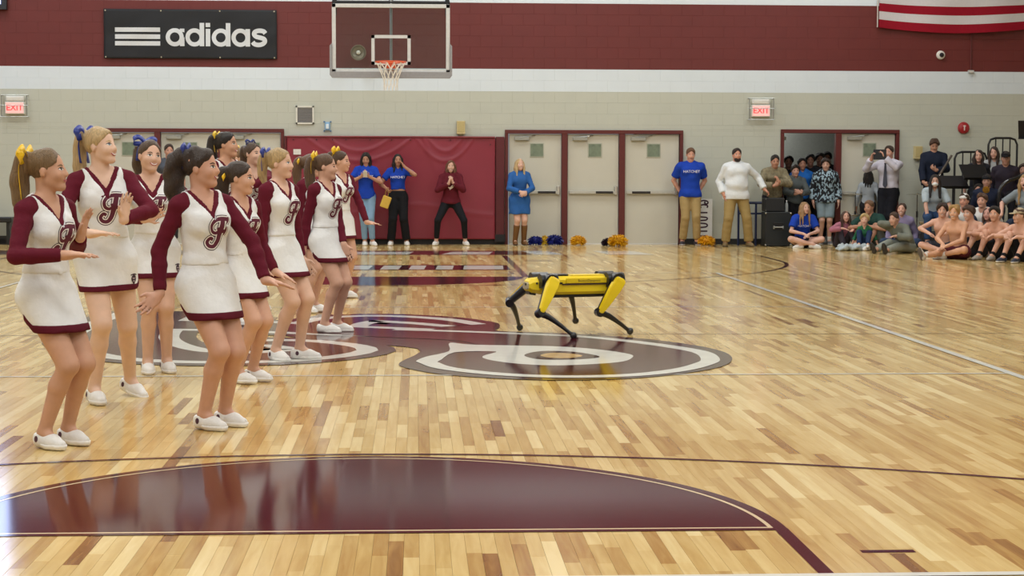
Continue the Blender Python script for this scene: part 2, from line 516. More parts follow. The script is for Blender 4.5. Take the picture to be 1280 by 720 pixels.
        n = unit(n - d * n.dot(d)); ac = -sx * np.cross(d, n)      # palm normal n, across ac (towards the thumb)
        th = A.get('th', None)
        if th is not None and np.dot(ac, np.array(th, float)) < 0: ac = -ac
        h_ = s ** .6 * A.get('hs', 1.0); cu = A.get('curl', .25); spr = A.get('spread', .12)
        Rm = np.stack([ac, -n, d], 1)
        ops.append(E_(w + d * .05 * h_, Rm, np.array([.040, .017, .054]) * h_, .012, 'hand' + sd))
        ops.append(C(w, w + d * .03 * h_, .025 * ab * s, .024 * h_, .012, t='hand' + sd))
        for q, (o, ln) in enumerate(((.029, .070), (.0095, .079), (-.0105, .073), (-.029, .056))):
            bse = w + d * (.093 - abs(o) * .25) * h_ + ac * o * h_
            dd = unit(d + ac * (o / .03) * spr)
            r_ = max(.0088 * h_, fmin)
            c1 = cu * (1 + .12 * q)
            d1 = unit(dd * math.cos(c1 * .7) + n * math.sin(c1 * .7)); d2 = unit(dd * math.cos(c1 * 1.9) + n * math.sin(c1 * 1.9))
            m1 = bse + d1 * ln * .5 * h_; m2 = m1 + d2 * ln * .5 * h_
            ops.append(C(bse - dd * .012 * h_, m1, r_ * 1.05, r_, .005, t='hand' + sd)); ops.append(C(m1, m2, r_, max(r_ * .85, fmin), .004, t='hand' + sd))
        tb = w + d * .03 * h_ + ac * .026 * h_; tsp = A.get('tspread', .75)
        td = unit(d * .75 + ac * tsp + n * .25); tm = tb + td * .036 * h_; te = tm + unit(d * .95 + ac * tsp * .4 + n * .3) * .034 * h_
        ops.append(C(tb, tm, max(.0115 * h_, fmin), max(.0105 * h_, fmin), .008, t='hand' + sd)); ops.append(C(tm, te, max(.010 * h_, fmin), max(.0085 * h_, fmin), .004, t='hand' + sd))
        B.arm[sd] = (sh[sd], el, w, d, n, ac)
    B.ops = ops
    return B

def sel(B, *tags): return [o for o in B.ops if o[0] in 'ce' and any(o[-1].startswith(t) for t in tags)]
def cut(op, t):
    """keep the first part t of a limb, with a flat end"""
    o = list(op); o[2] = o[1] + (o[2] - o[1]) * t; o[4] = o[3] + (o[4] - o[3]) * t; o[5] = 1; return o

def wrinkle(amp, seed, f=24.0):
    r = np.random.RandomState(seed)
    ks = [(r.normal(size=3) * f * (0.6, 0.6, 1.2), r.uniform(0, 6.28)) for _ in range(4)]
    def fn(X, Y, Z):
        out = 0
        for k, p in ks: out = out + np.sin(f32(k[0]) * X + f32(k[1]) * Y + f32(k[2]) * Z + f32(p))
        return out * f32(amp / 2)
    return ['disp', fn]

def local(B, t, fn):
    """clip by a function of the coordinates in the spine frame at height t (x left, y back, z up)"""
    o = B.sp(t); R = B.fr(t)
    def f(X, Y, Z):
        px, py, pz = X - f32(o[0]), Y - f32(o[1]), Z - f32(o[2])
        return fn(*[(px * f32(R[0, i]) + py * f32(R[1, i])) + pz * f32(R[2, i]) for i in range(3)])
    return ['max', f]

def limb_sleeve(B, sd, off, ln, ease=0.0):
    """ln 0..1 upper arm, 1..2 down to the wrist"""
    u = [o for o in B.ops if o[-1] == 'uarm' + sd][0]; fa = [o for o in B.ops if o[-1] == 'farm' + sd]
    out = []
    if ln < 1: out.append(infl(cut(u, ln), off + ease, .02))
    else:
        out.append(infl(u, off, .02)); a, b = fa
        el, w = a[1], b[2]; t = ln - 1
        end = el + (w - el) * t
        out.append(C(el, el + (w - el) * .3, a[3] + off, a[4] + off, .015)); out.append(C(el + (w - el) * .3, end, a[4] + off, a[4] * (1 - (t - .3) / .7) + b[4] * ((t - .3) / .7) + off + ease, .015, 1))
    return out

def limb_pants(B, sd, off, ln, ease=0.0):
    th = [o for o in B.ops if o[-1] == 'thigh' + sd][0]; hip, kn, ank, _ = B.leg[sd]; s = B.s
    if ln < 1: return [infl(cut(th, ln), off + ease, .03)]
    t = ln - 1; end = kn + (ank - kn) * t
    return [infl(th, off, .03), C(kn, end, th[4] + off, (th[4] * (1 - t) + .036 * s * t) + off + ease, .02, 1)]

def garment(name, ops, v, m, parent, smooth_iter=0):
    me = mesh_sdf(name, ops, v)
    return link(name, me, parent, m) if me else None

def top(B, par, name, color, sleeve=.55, off=.012, hem=-.02, v=None, neck=None, seed=1, ease=.012, wr=.004, m=None, flare=.0, vneck=None):
    v = v or B.v * 1.1; s = B.s
    ops = [infl(o, off) for o in sel(B, 'torso')]
    if hem < -.03:
        hipop = sel(B, 'torso')[0]; n = max(1, int(round(-hem / .06)))
        for i in range(n + 1):
            e = infl(hipop, off + .022); e[1] = B.sp(-.02 + (hem + .0) * i / n) + B.Rp[:, 1] * .012; e[3] = e[3] * np.array([1 + flare * i / n, 1 + flare * i / n, .9]); e[-2] = .04; ops.append(e)
    if hem < -.15:
        for sd in 'LR': ops.append(infl(cut([q for q in B.ops if q[-1] == 'thigh' + sd][0], .85), .03, .06))
    ops.append(local(B, hem, lambda x, y, z: -z))
    if vneck is not None:
        ops.append(local(B, .5, lambda x, y, z: np.where(y < f32(.03), (z + f32(vneck * s)) * f32(.6) - np.abs(x) * f32(1.05), f32(-1))))
    if sleeve > 0:
        for sd in 'LR': ops += limb_sleeve(B, sd, off, sleeve, ease)
    if neck == 'hood':
        R = B.fr(.5)
        for a in np.linspace(-2.2, 2.2, 9):
            p = B.sp(.5) + R @ (np.array([math.sin(a) * .085, math.cos(a) * .075 + .01, .02 + .02 * math.cos(a)]) * s)
            ops.append(E_(p, R, np.array([.04, .04, .04]) * s, .03))
    if neck == 'collar':
        ops.append(C(B.sp(.48), B.sp(.53) - np.array([0, .01, 0]), .072 * s, .064 * s, .02, 1))
    if wr: ops.append(wrinkle(wr, seed))
    B.topops = ops
    return garment(name, ops, v, m or cloth(color), par)

def pants(B, par, name, color, ln=1.92, off=.014, waist=.10, v=None, ease=.006, seed=2, wr=.003, m=None):
    v = v or B.v * 1.1
    ops = [infl(o, off * .6) for o in sel(B, 'torso')[:2]]
    ops.append(local(B, waist, lambda x, y, z: z))
    for sd in 'LR': ops += limb_pants(B, sd, off, ln, ease)
    if wr: ops.append(wrinkle(wr, seed))
    return garment(name, ops, v, m or cloth(color), par)

def shoes(B, par, color='#e9e8e6', sole='#f2f1ee', v=None, laces=None, sock=None, boot=0, sz=1.0, big=False, logo=None):
    v = v or B.v * .8; s = B.s * sz
    for sd in 'LR':
        hip, kn, ank, Rf = B.leg[sd]
        p = lambda x, y, z: ank + Rf @ (np.array([x, y, z]) * s)
        zb = -.078
        uops = [C(p(0, .032, -.042), p(0, -.07, -.050), .037 * s, .041 * s, .03), C(p(0, -.07, -.050), p(0, -.135, -.058), .041 * s, .031 * s, .03),
                C(p(0, .012, -.045), p(0, .016, -.006), .040 * s, .041 * s, .025, 1)]
        if boot: uops.append(C(ank, ank + (kn - ank) * boot * 2.4, .046 * s, .063 * s, .02, 1))
        n = Rf[:, 2]; c0 = float(n.dot(p(0, 0, zb)))
        below = ['max', lambda X, Y, Z, n=n, c0=c0: f32(c0) - (X * f32(n[0]) + Y * f32(n[1]) + Z * f32(n[2]))]
        sh_ = garment('boot' if boot else 'shoe', uops + [below], v, mat(color, .55, 0, .04, 40, .15, 120), par)
        cs = float(n.dot(p(0, 0, zb + .024)))
        cb = float(n.dot(p(0, 0, zb - .004)))
        sops = [infl(o, .004) for o in uops[:2]] + [['max', lambda X, Y, Z, n=n, cb=cb, cs=cs: np.maximum(f32(cb) - (X * f32(n[0]) + Y * f32(n[1]) + Z * f32(n[2])), (X * f32(n[0]) + Y * f32(n[1]) + Z * f32(n[2])) - f32(cs))]]
        garment('sole', sops, v, mat(sole, .6, 0, .03), sh_)
        if laces:
            mb = MB()
            for i in range(5):
                y = -.028 - i * .017; zz = -.004 - i * .0062
                pts = [p(x, y - .004 * math.cos(x * 90), zz + .004 - abs(x) * .55) for x in (-.03, -.018, 0, .018, .03)]
                mb.tube([tuple(q) for q in pts], .0035 * s, 5)
            mb.build('laces', mat(laces, .8), sh_)
        if logo:
            sx = 1 if sd == 'L' else -1
            for o_, rr in ((sx, .016), (-sx, .016)):
                R2 = Rf @ rotz(o_ * math.pi / 2)
                decal('shoe_emblem', ellipse2d((0, 0), rr * .8, rr), uops, p(0, .01, -.032), R2, mat(logo, .6), sh_, .0015)
        if sock:
            so = [C(ank - (ank - kn) * -.01, ank + (kn - ank) * sock[1], .040 * s, .043 * s, .01, 3)]
            garment('sock', so, v, cloth(sock[0]), par)

def face(B, par, skin, lips='#b4636a', brow='#5a4030', iris='#4a3a30', smile=1.0, detail=True, mouth_open=False, lash=True):
    hs = B.hs; R = B.Rh; ops = [o for o in B.ops if (o[0] in 'ce' and o[-1] in ('head',)) or o[0] == 'sub']
    G = lambda vq: ([np.array(v) * hs for v in vq[0]], vq[1])
    dk = mat('#2a1c18', .6)
    for sx in (-1, 1):
        if detail:
            e = decal('eye', G(ellipse2d((sx * .031, .006), .0155, .0078, sx * .06)), ops, B.hc, R, mat('#e8e2dc', .3), par, .0012)
            decal('iris', G(ellipse2d((sx * .0315, .0062), .0070, .0074)), ops, B.hc, R, mat(iris, .25), e, .0018)
            if lash: decal('eyelash', G(stroke2d([(sx * .015, .006), (sx * .024, .0135), (sx * .034, .0145), (sx * .049, .008)], [.002, .0040, .0046, .002], 3)), ops, B.hc, R, dk, e, .0026)
        else:
            decal('eye', G(ellipse2d((sx * .031, .007), .0125, .0060)), ops, B.hc, R, mat('#3b2a26', .4), par, .002)
        decal('eyebrow', G(stroke2d([(sx * .014, .022), (sx * .028, .028), (sx * .046, .023)], [.005, .007, .003], 3)), ops, B.hc, R, mat(brow, .8), par, .0015)
    w = .023 + .006 * smile; u = .009 * smile
    P = [(-w, -.055 + u), (-w * .55, -.0565 + u * .25), (0, -.0575), (w * .55, -.0565 + u * .25), (w, -.055 + u)]
    lp = decal('lips', G(stroke2d(P, [.003, .011 + .004 * smile, .014 + .004 * smile, .011 + .004 * smile, .003], 4)), ops, B.hc, R, mat(lips, .4), par, .0012)
    if smile > .6:
        P2 = [(x * .85, z + .0005) for x, z in P]
        decal('teeth', G(stroke2d(P2, [.001, .006, .0075, .006, .001], 4)), ops, B.hc, R, mat('#f3efe8', .3), lp, .0018)

def hair(B, par, color, style='pony', v=None, chain=None, seed=3, vol=1.0, name='hair', line=0.0, wid=1.0, noise=None):
    v = v or B.v; hs = B.hs; g = B.g; R = B.Rh
    m = hairm(color)
    ops = [E_(g(0, .016, .036), R, np.array([.080, .099, .090 + .012 * (vol - 1)]) * hs * (1 + .03 * (vol - 1)), .02)]
    if style in ('short', 'curly', 'mop'):
        ops.append(E_(g(0, .002, .062), R, np.array([.076, .092, .066]) * hs * np.array([vol, vol, vol]), .02))
        if style == 'mop':
            ops.append(E_(g(0, -.045, .07), R, np.array([.075, .058, .045]) * hs * vol, .02))
            for sx in (-1, 1): ops.append(E_(g(sx * .06, -.005, .03), R, np.array([.034, .07, .055]) * hs * vol, .02))
    sh_ = style in ('short', 'mop', 'curly')
    face_c = g(0, -.108, (.004 if style == 'short' else -.004) + line)
    ops.append(['sub', E_(face_c, R, np.array([.070 if sh_ else .083, .068, .098 - line * .2]) * hs, .012)])
    # below the ears / nape
    def clip(X, Y, Z):
        q = [(X - f32(B.hc[0])) * f32(R[0, i]) + (Y - f32(B.hc[1])) * f32(R[1, i]) + (Z - f32(B.hc[2])) * f32(R[2, i]) for i in range(3)]
        return np.maximum(f32(-.062 * hs) - q[2], (f32(-.012 * hs) - q[2]) - q[1] * f32(.9) + f32(.002))
    ops.append(['max', clip])
    if style == 'long' or style == 'curlylong':
        n = 9
        for i in range(n):
            a = math.radians(-128 + 256 * i / (n - 1))
            x, y = math.sin(a) * .078, .018 + math.cos(a) * .085
            p0 = g(x, y, .03); dn = B.nb[2] - .06 - (0.10 * vol)
            p1 = g(x * 1.12, y * 1.05 + .004, -.07)
            if abs(a) > 1.75: x2 = 1.35
            p2 = np.array([p1[0] + (p1[0] - B.hc[0]) * .12, p1[1] + (p1[1] - B.hc[1]) * .05 + (.012 if abs(a) < 1.6 else -.03), dn])
            ops.append(C(p0, p1, .022 * hs * wid, .026 * hs * wid, .02)); ops.append(C(p1, p2, .027 * hs * wid, .014 * hs, .02))
    if style == 'pony':
        # chain: list of (offset from head centre in world-local axes, radius)
        pts = [np.array(g(0, .095, .052))] + [B.hc + B.Rh @ np.array([0, .0, 0.0]) + B.Rhz @ np.array(c[:3]) for c in chain]
        rr = [.020 * hs] + [c[3] for c in chain]
        pts = catmull([(*p, r) for p, r in zip(pts, rr)], 3)
        for p, q in zip(pts, pts[1:]): ops.append(C(p[:3], q[:3], p[3], q[3], .02))
    if noise is None: noise = dict(curly=.010, mop=.006, curlylong=.007, long=.003, pony=.0035, short=.003).get(style, .003)
    if noise: ops.append(wrinkle(noise, seed, dict(curly=70, mop=60, curlylong=60).get(style, 55) if v < .012 else 45))
    o = garment(name, ops, v, m, par)
    return o

def ribbon(name, pts, nrm, w, th, m, parent):
    """flat ribbon of real thickness following 3D points; nrm = width direction at each point"""
    P = catmull(pts, 4); Nn = catmull(nrm, 4); V = []; Q = []
    for i, p in enumerate(P):
        t = unit(P[min(i + 1, len(P) - 1)] - P[max(i - 1, 0)]); wd = unit(Nn[i] - t * np.dot(Nn[i], t)); nn = np.cross(t, wd)
        for a, b in ((-1, -1), (1, -1), (1, 1), (-1, 1)): V.append(p + wd * a * w / 2 + nn * b * th / 2)
        if i:
            k = 4 * i
            for j in range(4): Q.append((k - 4 + j, k - 4 + (j + 1) % 4, k + (j + 1) % 4, k + j))
    Q.append((3, 2, 1, 0)); k = len(V) - 4; Q.append((k, k + 1, k + 2, k + 3))
    return link(name, np_mesh(name, V, Q, True), parent, m)

def bow(B, par, color, at=(0, .10, .065), size=1.0, tails=.13, tilt=0.0, fwd=(0, 0)):
    m = mat(color, .35, 0, .05, 20, spec=.6)
    c = B.g(*at); R = B.Rh @ roty(tilt); f = lambda x, y, z: c + R @ (np.array([x, y, z]) * size)
    kn = MB().sph((0, 0, 0), (.016 * size, .014 * size, .018 * size), 10).build('bow', m, par, tuple(c))
    c0 = c.copy()
    def rib(nm, P, N): ribbon(nm, [f(*p) - c0 for p in P], [R @ np.array(n, float) for n in N], .034 * size, .0022, m, kn)
    for sx in (-1, 1):
        P = [(0, 0, 0), (sx * .045, -.004, .030), (sx * .080, 0, .018), (sx * .075, .012, -.012), (sx * .04, .012, -.012), (0, 0, 0)]
        rib('bow_loop', P, [(0, .25, 1)] * 6)
        P = [(0, 0, 0), (sx * .018, .022, -.02), (sx * .028, .030, -.06), (sx * .034, .026, -tails)]
        rib('bow_tail', P, [(1, .2, 0)] * 4)
    return kn

def start(label, loc, yaw, skin, group=None, name='person', **kw):
    B = make_body(**kw)
    me = mesh_sdf('person', B.ops, B.v)
    o = link(name, me, None, skinm(skin), loc)
    o.rotation_euler = (0, 0, math.radians(yaw))
    tag(o, label, 'person', group)
    return B, o

def wl(yaw, dx, dy, z):
    """offset in court axes -> the person's own axes"""
    v = rotz(-math.radians(yaw)) @ np.array([dx, dy, z]); return v

# ------------------------------------------------------------------ the hall
def struct(o): o['kind'] = 'structure'; return o
def stuff(o): o['kind'] = 'stuff'; return o

WOOD_NT = None
def wood_mat():
    m, nt, b = base_mat('maple_floor')
    a1 = node(nt, 'ShaderNodeAttribute', attribute_type='GEOMETRY', attribute_name='tone')
    a2 = node(nt, 'ShaderNodeAttribute', attribute_type='OBJECT', attribute_name='tone')
    ad = node(nt, 'ShaderNodeMath', op='ADD'); nt.links.new(a1.outputs['Fac'], ad.inputs[0]); nt.links.new(a2.outputs['Fac'], ad.inputs[1])
    geo = node(nt, 'ShaderNodeNewGeometry'); mp = node(nt, 'ShaderNodeMapping'); mp.inputs['Scale'].default_value = (30, 2.2, 1)
    nt.links.new(geo.outputs['Position'], mp.inputs[0])
    nz = node(nt, 'ShaderNodeTexNoise'); nz.inputs['Scale'].default_value = 1.0; nz.inputs['Detail'].default_value = 5; nz.inputs['Distortion'].default_value = 0.6
    nt.links.new(mp.outputs[0], nz.inputs[0])
    sb = node(nt, 'ShaderNodeMath', op='MULTIPLY_ADD'); sb.inputs[1].default_value = 0.55; sb.inputs[2].default_value = -0.275
    nt.links.new(nz.outputs[0], sb.inputs[0])
    ad2 = node(nt, 'ShaderNodeMath', op='ADD'); nt.links.new(ad.outputs[0], ad2.inputs[0]); nt.links.new(sb.outputs[0], ad2.inputs[1])
    rp = node(nt, 'ShaderNodeValToRGB'); nt.links.new(ad2.outputs[0], rp.inputs[0])
    els = rp.color_ramp.elements
    els[0].position = 0.0; els[0].color = lin('#84592f'); els[1].position = 1.0; els[1].color = lin('#e8d29c')
    for p, c in ((.25, '#ae864c'), (.5, '#c9a96a'), (.75, '#dabe82')):
        e = els.new(p); e.color = lin(c)
    nt.links.new(rp.outputs[0], b.inputs['Base Color'])
    b.inputs['Roughness'].default_value = 0.13; b.inputs['Specular IOR Level'].default_value = 0.34
    n3 = node(nt, 'ShaderNodeTexNoise'); n3.inputs['Scale'].default_value = 5.0; n3.inputs['Detail'].default_value = 2
    nt.links.new(geo.outputs['Position'], n3.inputs[0])
    bp = node(nt, 'ShaderNodeBump'); bp.inputs['Strength'].default_value = 0.035; bp.inputs['Distance'].default_value = 0.02
    nt.links.new(n3.outputs[0], bp.inputs['Height']); nt.links.new(bp.outputs[0], b.inputs['Normal'])
    return m
WOOD = wood_mat()
floor = struct(MB().box((1.5, -1.8, -0.06), (28.2, 40.6, 0.10)).build('floor', mat('#b9935f', .3)))

PW = 0.0572
LENS = [0.32, 0.46, 0.6, 0.74, 0.88, 1.05, 1.25]
def plank_mesh(L):
    g, c = 0.0003, 0.0006
    x, y = PW / 2 - g, L / 2 - g
    V = [(-x, -y, -.011), (x, -y, -.011), (x, y, -.011), (-x, y, -.011), (-x, -y, -c * 1.2), (x, -y, -c * 1.2), (x, y, -c * 1.2), (-x, y, -c * 1.2),
         (-x + c, -y + c, 0), (x - c, -y + c, 0), (x - c, y - c, 0), (-x + c, y - c, 0)]
    Q = [(3, 2, 1, 0), (8, 9, 10, 11)]
    for a, b_ in ((0, 4), (4, 8)):
        for i in range(4): Q.append((a + i, a + (i + 1) % 4, b_ + (i + 1) % 4, b_ + i))
    me = np_mesh('plank', V, Q, False); me.materials.append(WOOD); return me
PM = {L: plank_mesh(L) for L in LENS}
planks = []
pr = random.Random(3)
for i in range(int(-8.6 / PW), int(14.2 / PW)):
    x = (i + .5) * PW; y = -9.7 + pr.uniform(-1, 0)
    while y < WALL_Y - .02:
        L = pr.choice(LENS); t = min(1, max(.02, pr.gauss(.585, .18)))
        planks.append((x, y + L / 2, L, t)); y += L
def seen(p):
    d = p[1] + 14.95; u = p[0] - .39 - d * .0543
    return abs(u) < d * .30 and d > 5.9
planks.sort(key=lambda p: (0 if seen(p) else 1, p[1]))
near, rest = planks[:300], planks[300:]
for x, y, L, t in near:
    o = link('plank', PM[L], floor); o.location = (x, y, 0); o['tone'] = t
V = []; Q = []; tone = []
for x, y, L, t in rest:
    k = len(V); hx, hy, c = PW / 2 - .0003, L / 2 - .0003, .0006
    if y + L / 2 > WALL_Y: hy -= (y + L / 2 - WALL_Y) / 2; y = WALL_Y - hy
    if y < -1:
        V += [(x - hx, y - hy, -.0008), (x + hx, y - hy, -.0008), (x + hx, y + hy, -.0008), (x - hx, y + hy, -.0008),
              (x - hx + c, y - hy + c, 0), (x + hx - c, y - hy + c, 0), (x + hx - c, y + hy - c, 0), (x - hx + c, y + hy - c, 0)]
        Q.append((k + 4, k + 5, k + 6, k + 7))
        for j in range(4): Q.append((k + j, k + (j + 1) % 4, k + 4 + (j + 1) % 4, k + 4 + j))
        tone += [t] * 5
    else:
        V += [(x - hx, y - hy, 0), (x + hx, y - hy, 0), (x + hx, y + hy, 0), (x - hx, y + hy, 0)]
        Q.append((k, k + 1, k + 2, k + 3)); tone.append(t)
me = np_mesh('planks', V, np.array([q for q in Q]), False)
at = me.attributes.new('tone', 'FLOAT', 'FACE'); at.data.foreach_set('value', np.array(tone, f32))
stuff(link('planks', me, floor, WOOD))

# painted marks on the boards: thin coats of paint
PAINT_Z = 0.0007
PC = [0]
def pz(lvl): PC[0] += 1; return PAINT_Z * (1 + lvl) + PC[0] % 12 * .00005
def paint_mat(h): return mat(h, .09, 0, .05, 6.0, spec=.22)
P_MAR, P_WHT, P_BRN, P_CRM = paint_mat('#471820'), paint_mat('#dad9d2'), paint_mat('#472a2b'), paint_mat('#d8c3a0')
def paint(name, vq, m, lvl=0, parent=None):
    z = pz(lvl)
    return flat_print(name, vq, lambda x, y: (x, y, z), m, parent or floor, True)
def line(name, a, b, w, m, lvl=0): return paint(name, stroke2d([a, b], [w, w], 1), m, lvl)
def arc(name, c, rx, ry, a0, a1, w, m, lvl=0, n=48):
    P = [(c[0] + rx * math.cos(math.radians(a0 + (a1 - a0) * i / n)), c[1] + ry * math.sin(math.radians(a0 + (a1 - a0) * i / n))) for i in range(n + 1)]
    return paint(name, stroke2d(P, [w] * (n + 1), 1), m, lvl)
def fill(name, poly, m, lvl=0):
    z = pz(lvl); me = bpy.data.meshes.new(name); me.from_pydata([(x, y, z) for x, y in poly], [], [tuple(range(len(poly)))]); me.update()
    if me.polygons[0].normal.z < 0: me.flip_normals()
    return link(name, me, floor, m)
FT = 8.196; BASK = FT + 4.19
# near end: key circle, free-throw line, lane line, three-point arc
NC, NRX, NRY = .14, 1.67, 1.78
half = [(NC + NRX * math.cos(math.pi * i / 60), -FT + NRY * math.sin(math.pi * i / 60)) for i in range(61)]
fill('key_fill', half, P_MAR, 0)
arc('key_arc_inlay', (NC, -FT), NRX - .035, NRY - .035, 0, 180, .018, P_CRM, 1, 64)
arc('key_arc', (NC, -FT), NRX, NRY, -4, 184, .052, P_MAR, 2, 64)
line('free_throw_line', (NC - NRX, -FT + .02), (NC + NRX, -FT + .02), .02, P_CRM, 1)
line('free_throw_line', (NC - NRX, -FT - .012), (NC + NRX, -FT - .012), .04, P_MAR, 2)
line('lane_line', (NC + NRX, -FT), (NC + NRX, -9.6), .055, P_MAR, 2)
line('lane_line', (NC - NRX, -FT), (NC - NRX, -9.6), .055, P_MAR, 2)
line('lane_mark', (2.02, -8.62), (2.22, -8.62), .045, P_MAR, 0)
arc('three_point_arc', (0.12, -BASK), 6.04, 6.05, 25, 155, .035, P_MAR, 3, 90)
# far end
half = [(1.80 * math.cos(math.pi * i / 40), FT - 1.75 * math.sin(math.pi * i / 40)) for i in range(41)]
fill('key_fill', half, P_MAR, 0)
for sx in (-1, 1): line('lane_line', (sx * 1.83, FT - .05), (sx * 1.83, 14.0), .09, P_MAR, 0)
line('lane_mark', (2.05, 12.3), (2.5, 12.3), .2, P_MAR, 0)
arc('three_point_arc', (0, BASK), 6.05, 6.05, 180, 360, .06, P_MAR, 0, 90)
for sx in (-1, 1): line('three_point_arc', (sx * 6.05, BASK), (sx * 6.05, 14.0), .06, P_MAR, 0)
line('half_court_line', (-8, 0), (13, 0), .028, P_MAR, 0)
fill('end_band', [(-7.8, 14.2), (2.3, 14.2), (2.3, 15.7), (-7.8, 15.7)], P_MAR, 0)
for x0, x1 in ((-.9, .25), (.8, 1.6), (-3.2, -1.6), (-5.6, -4.2)): fill('end_band_mark', [(x0, 14.35), (x1, 14.3), (x1 + .1, 15.3), (x0 + .2, 15.3)], P_WHT, 1)
for x0, x1 in ((2.35, 2.85), (3.6, 4.35)): fill('end_band_mark', [(x0, 14.3), (x1, 14.3), (x1 - .2, 15.6), (x0 - .15, 15.6)], P_WHT, 1)
# block lettering across the far lane, seen edge on
fill('lane_band', [(-1.62, 9.75), (1.72, 9.75), (1.72, 11.05), (-1.62, 11.05)], P_MAR, 0)
for i, (x0, x1) in enumerate([(-1.55, -1.2), (-1.0, -.72), (-.6, -.28), (-.12, .14), (.28, .5), (.66, .9), (1.05, 1.62)]):
    fill('lane_band_mark', [(x0, 9.9), (x1, 9.9), (x1 + .04, 10.9), (x0 + .04, 10.9)], P_WHT, 1)
# volleyball lines
line('white_side_line', (4.5, -9), (4.5, 9), .066, P_WHT, 4); line('white_side_line', (-4.5, -9), (-4.5, 9), .052, P_WHT, 4)
for y, w in ((-3, .035), (3, .03)): line('white_attack_line', (-4.5, y), (4.5, y), w, P_WHT, 4)
line('white_end_line', (-4.5, 9), (4.5, 9), .035, P_WHT, 4); line('white_end_line', (-4.5, -9.0), (4.5, -9.0), .05, P_WHT, 4)

# centre-court script letter: an edge coat, a white coat and the maroon letter
def ell(c, rx, ry, n=56, a0=0, a1=360): return [(c[0] + rx * math.cos(math.radians(a0 + (a1 - a0) * i / n)), c[1] + ry * math.sin(math.radians(a0 + (a1 - a0) * i / n))) for i in range(n if a1 - a0 == 360 else n + 1)]
RS = [(0.27, -2.2), (0.31, -2.53), (0.55, -2.93), (0.92, -3.19), (1.37, -3.32), (1.87, -3.2), (2.26, -2.91), (2.56, -2.53), (2.72, -2.07), (2.76, -1.57), (2.65, -1.08), (2.38, -0.58), (2.01, -0.16), (1.6, 0.09), (1.11, 0.29), (1.13, 0.67), (1.12, 1.14), (0.88, 1.53), (0.35, 1.9), (-0.3, 2.05), (-.6, 1.9), (-.8, .2), (-.3, -.6), (0.4, -1.2)]
RO = [(0.39, -2.17), (0.53, -2.58), (0.93, -3.03), (1.38, -3.19), (1.88, -3.1), (2.28, -2.79), (2.52, -2.38), (2.61, -2.06), (2.62, -1.55), (2.47, -1.11), (2.15, -0.57), (1.78, -0.14), (1.31, 0.06), (0.88, 0.3), (.2, .55), (-.5, .7), (-.6, .1), (0.1, -.45), (.66, -.75), (.64, -1.4)]
RI = [(0.54, -2.18), (0.67, -2.6), (0.98, -2.9), (1.39, -3.06), (1.82, -3.0), (2.17, -2.71), (2.41, -2.33), (2.51, -2.06), (2.53, -1.59), (2.35, -1.14), (2.07, -0.7), (1.73, -0.34), (1.3, -0.06), (0.88, 0.1), (.2, .36), (-.6, .55), (-.7, .25), (0.1, -.25), (.75, -.62), (.9, -1.4)]
BL = [(0.66, -0.77), (0.85, -0.93), (1.47, -1.07), (1.8, -1.32), (2.0, -1.67), (2.0, -1.91), (1.89, -2.2), (1.65, -2.37), (1.36, -2.44), (1.09, -2.3), (0.91, -2.02), (0.89, -1.78), (1.0, -1.46), (0.68, -1.52), (0.54, -2.18), (0.39, -2.17), (0.46, -1.83), (0.64, -1.43)]
def sm(P): return [tuple(p) for p in catmull(P, 4, True)]
CURL = [(-2.05, 2.5), (-2.12, .9), (-2.0, -.55), (-1.5, -1.6), (-.75, -1.78), (-.28, -1.30), (-.6, -.78), (-1.05, -.72)]
CW = [.62, .62, .62, .6, .52, .42, .34, .2]
STEM = [(-2.0, 1.0), (-1.2, .85), (-.4, .45), (.4, .12)]
BARS = [[(-.45, .5), (-.35, 1.2), (-.05, 1.62), (.45, 1.35), (.82, .85)]]
def strokes(gr, lvl, m, nm):
    paint(nm, stroke2d(CURL, [w + gr for w in CW], 6), m, lvl)
    paint(nm, stroke2d(STEM, [.8 + gr, .75 + gr, .62 + gr, .5 + gr], 6), m, lvl)
    paint(nm, stroke2d(BARS[0], [.4 + gr, .42 + gr, .40 + gr * 1.1, .34 + gr * 1.1, .16 + gr], 6), m, lvl)
fill('emblem_edge', sm(RS), P_BRN, 5); strokes(.62, 5, P_BRN, 'emblem_edge')
RM = [tuple((np.array(a) + np.array(b)) / 2) for a, b in zip(RO[:15], RI[:15])]
paint('emblem_white', stroke2d(RM, [.14] * len(RM), 5), P_WHT, 7.6); strokes(.34, 6, P_WHT, 'emblem_white')
fill('emblem_letter', sm(RI), P_MAR, 7); strokes(.0, 7, P_MAR, 'emblem_letter')
fill('emblem_white', sm(BL), P_WHT, 8)
fill('emblem_edge', sm([(1.2, -1.75), (1.35, -1.45), (1.6, -1.51), (1.76, -1.86), (1.6, -2.04), (1.31, -2.05)]), P_BRN, 9)
fill('emblem_heart', sm([(1.32, -1.76), (1.43, -1.58), (1.59, -1.68), (1.63, -1.84), (1.52, -1.96), (1.38, -1.94)]), paint_mat('#cba871'), 10)

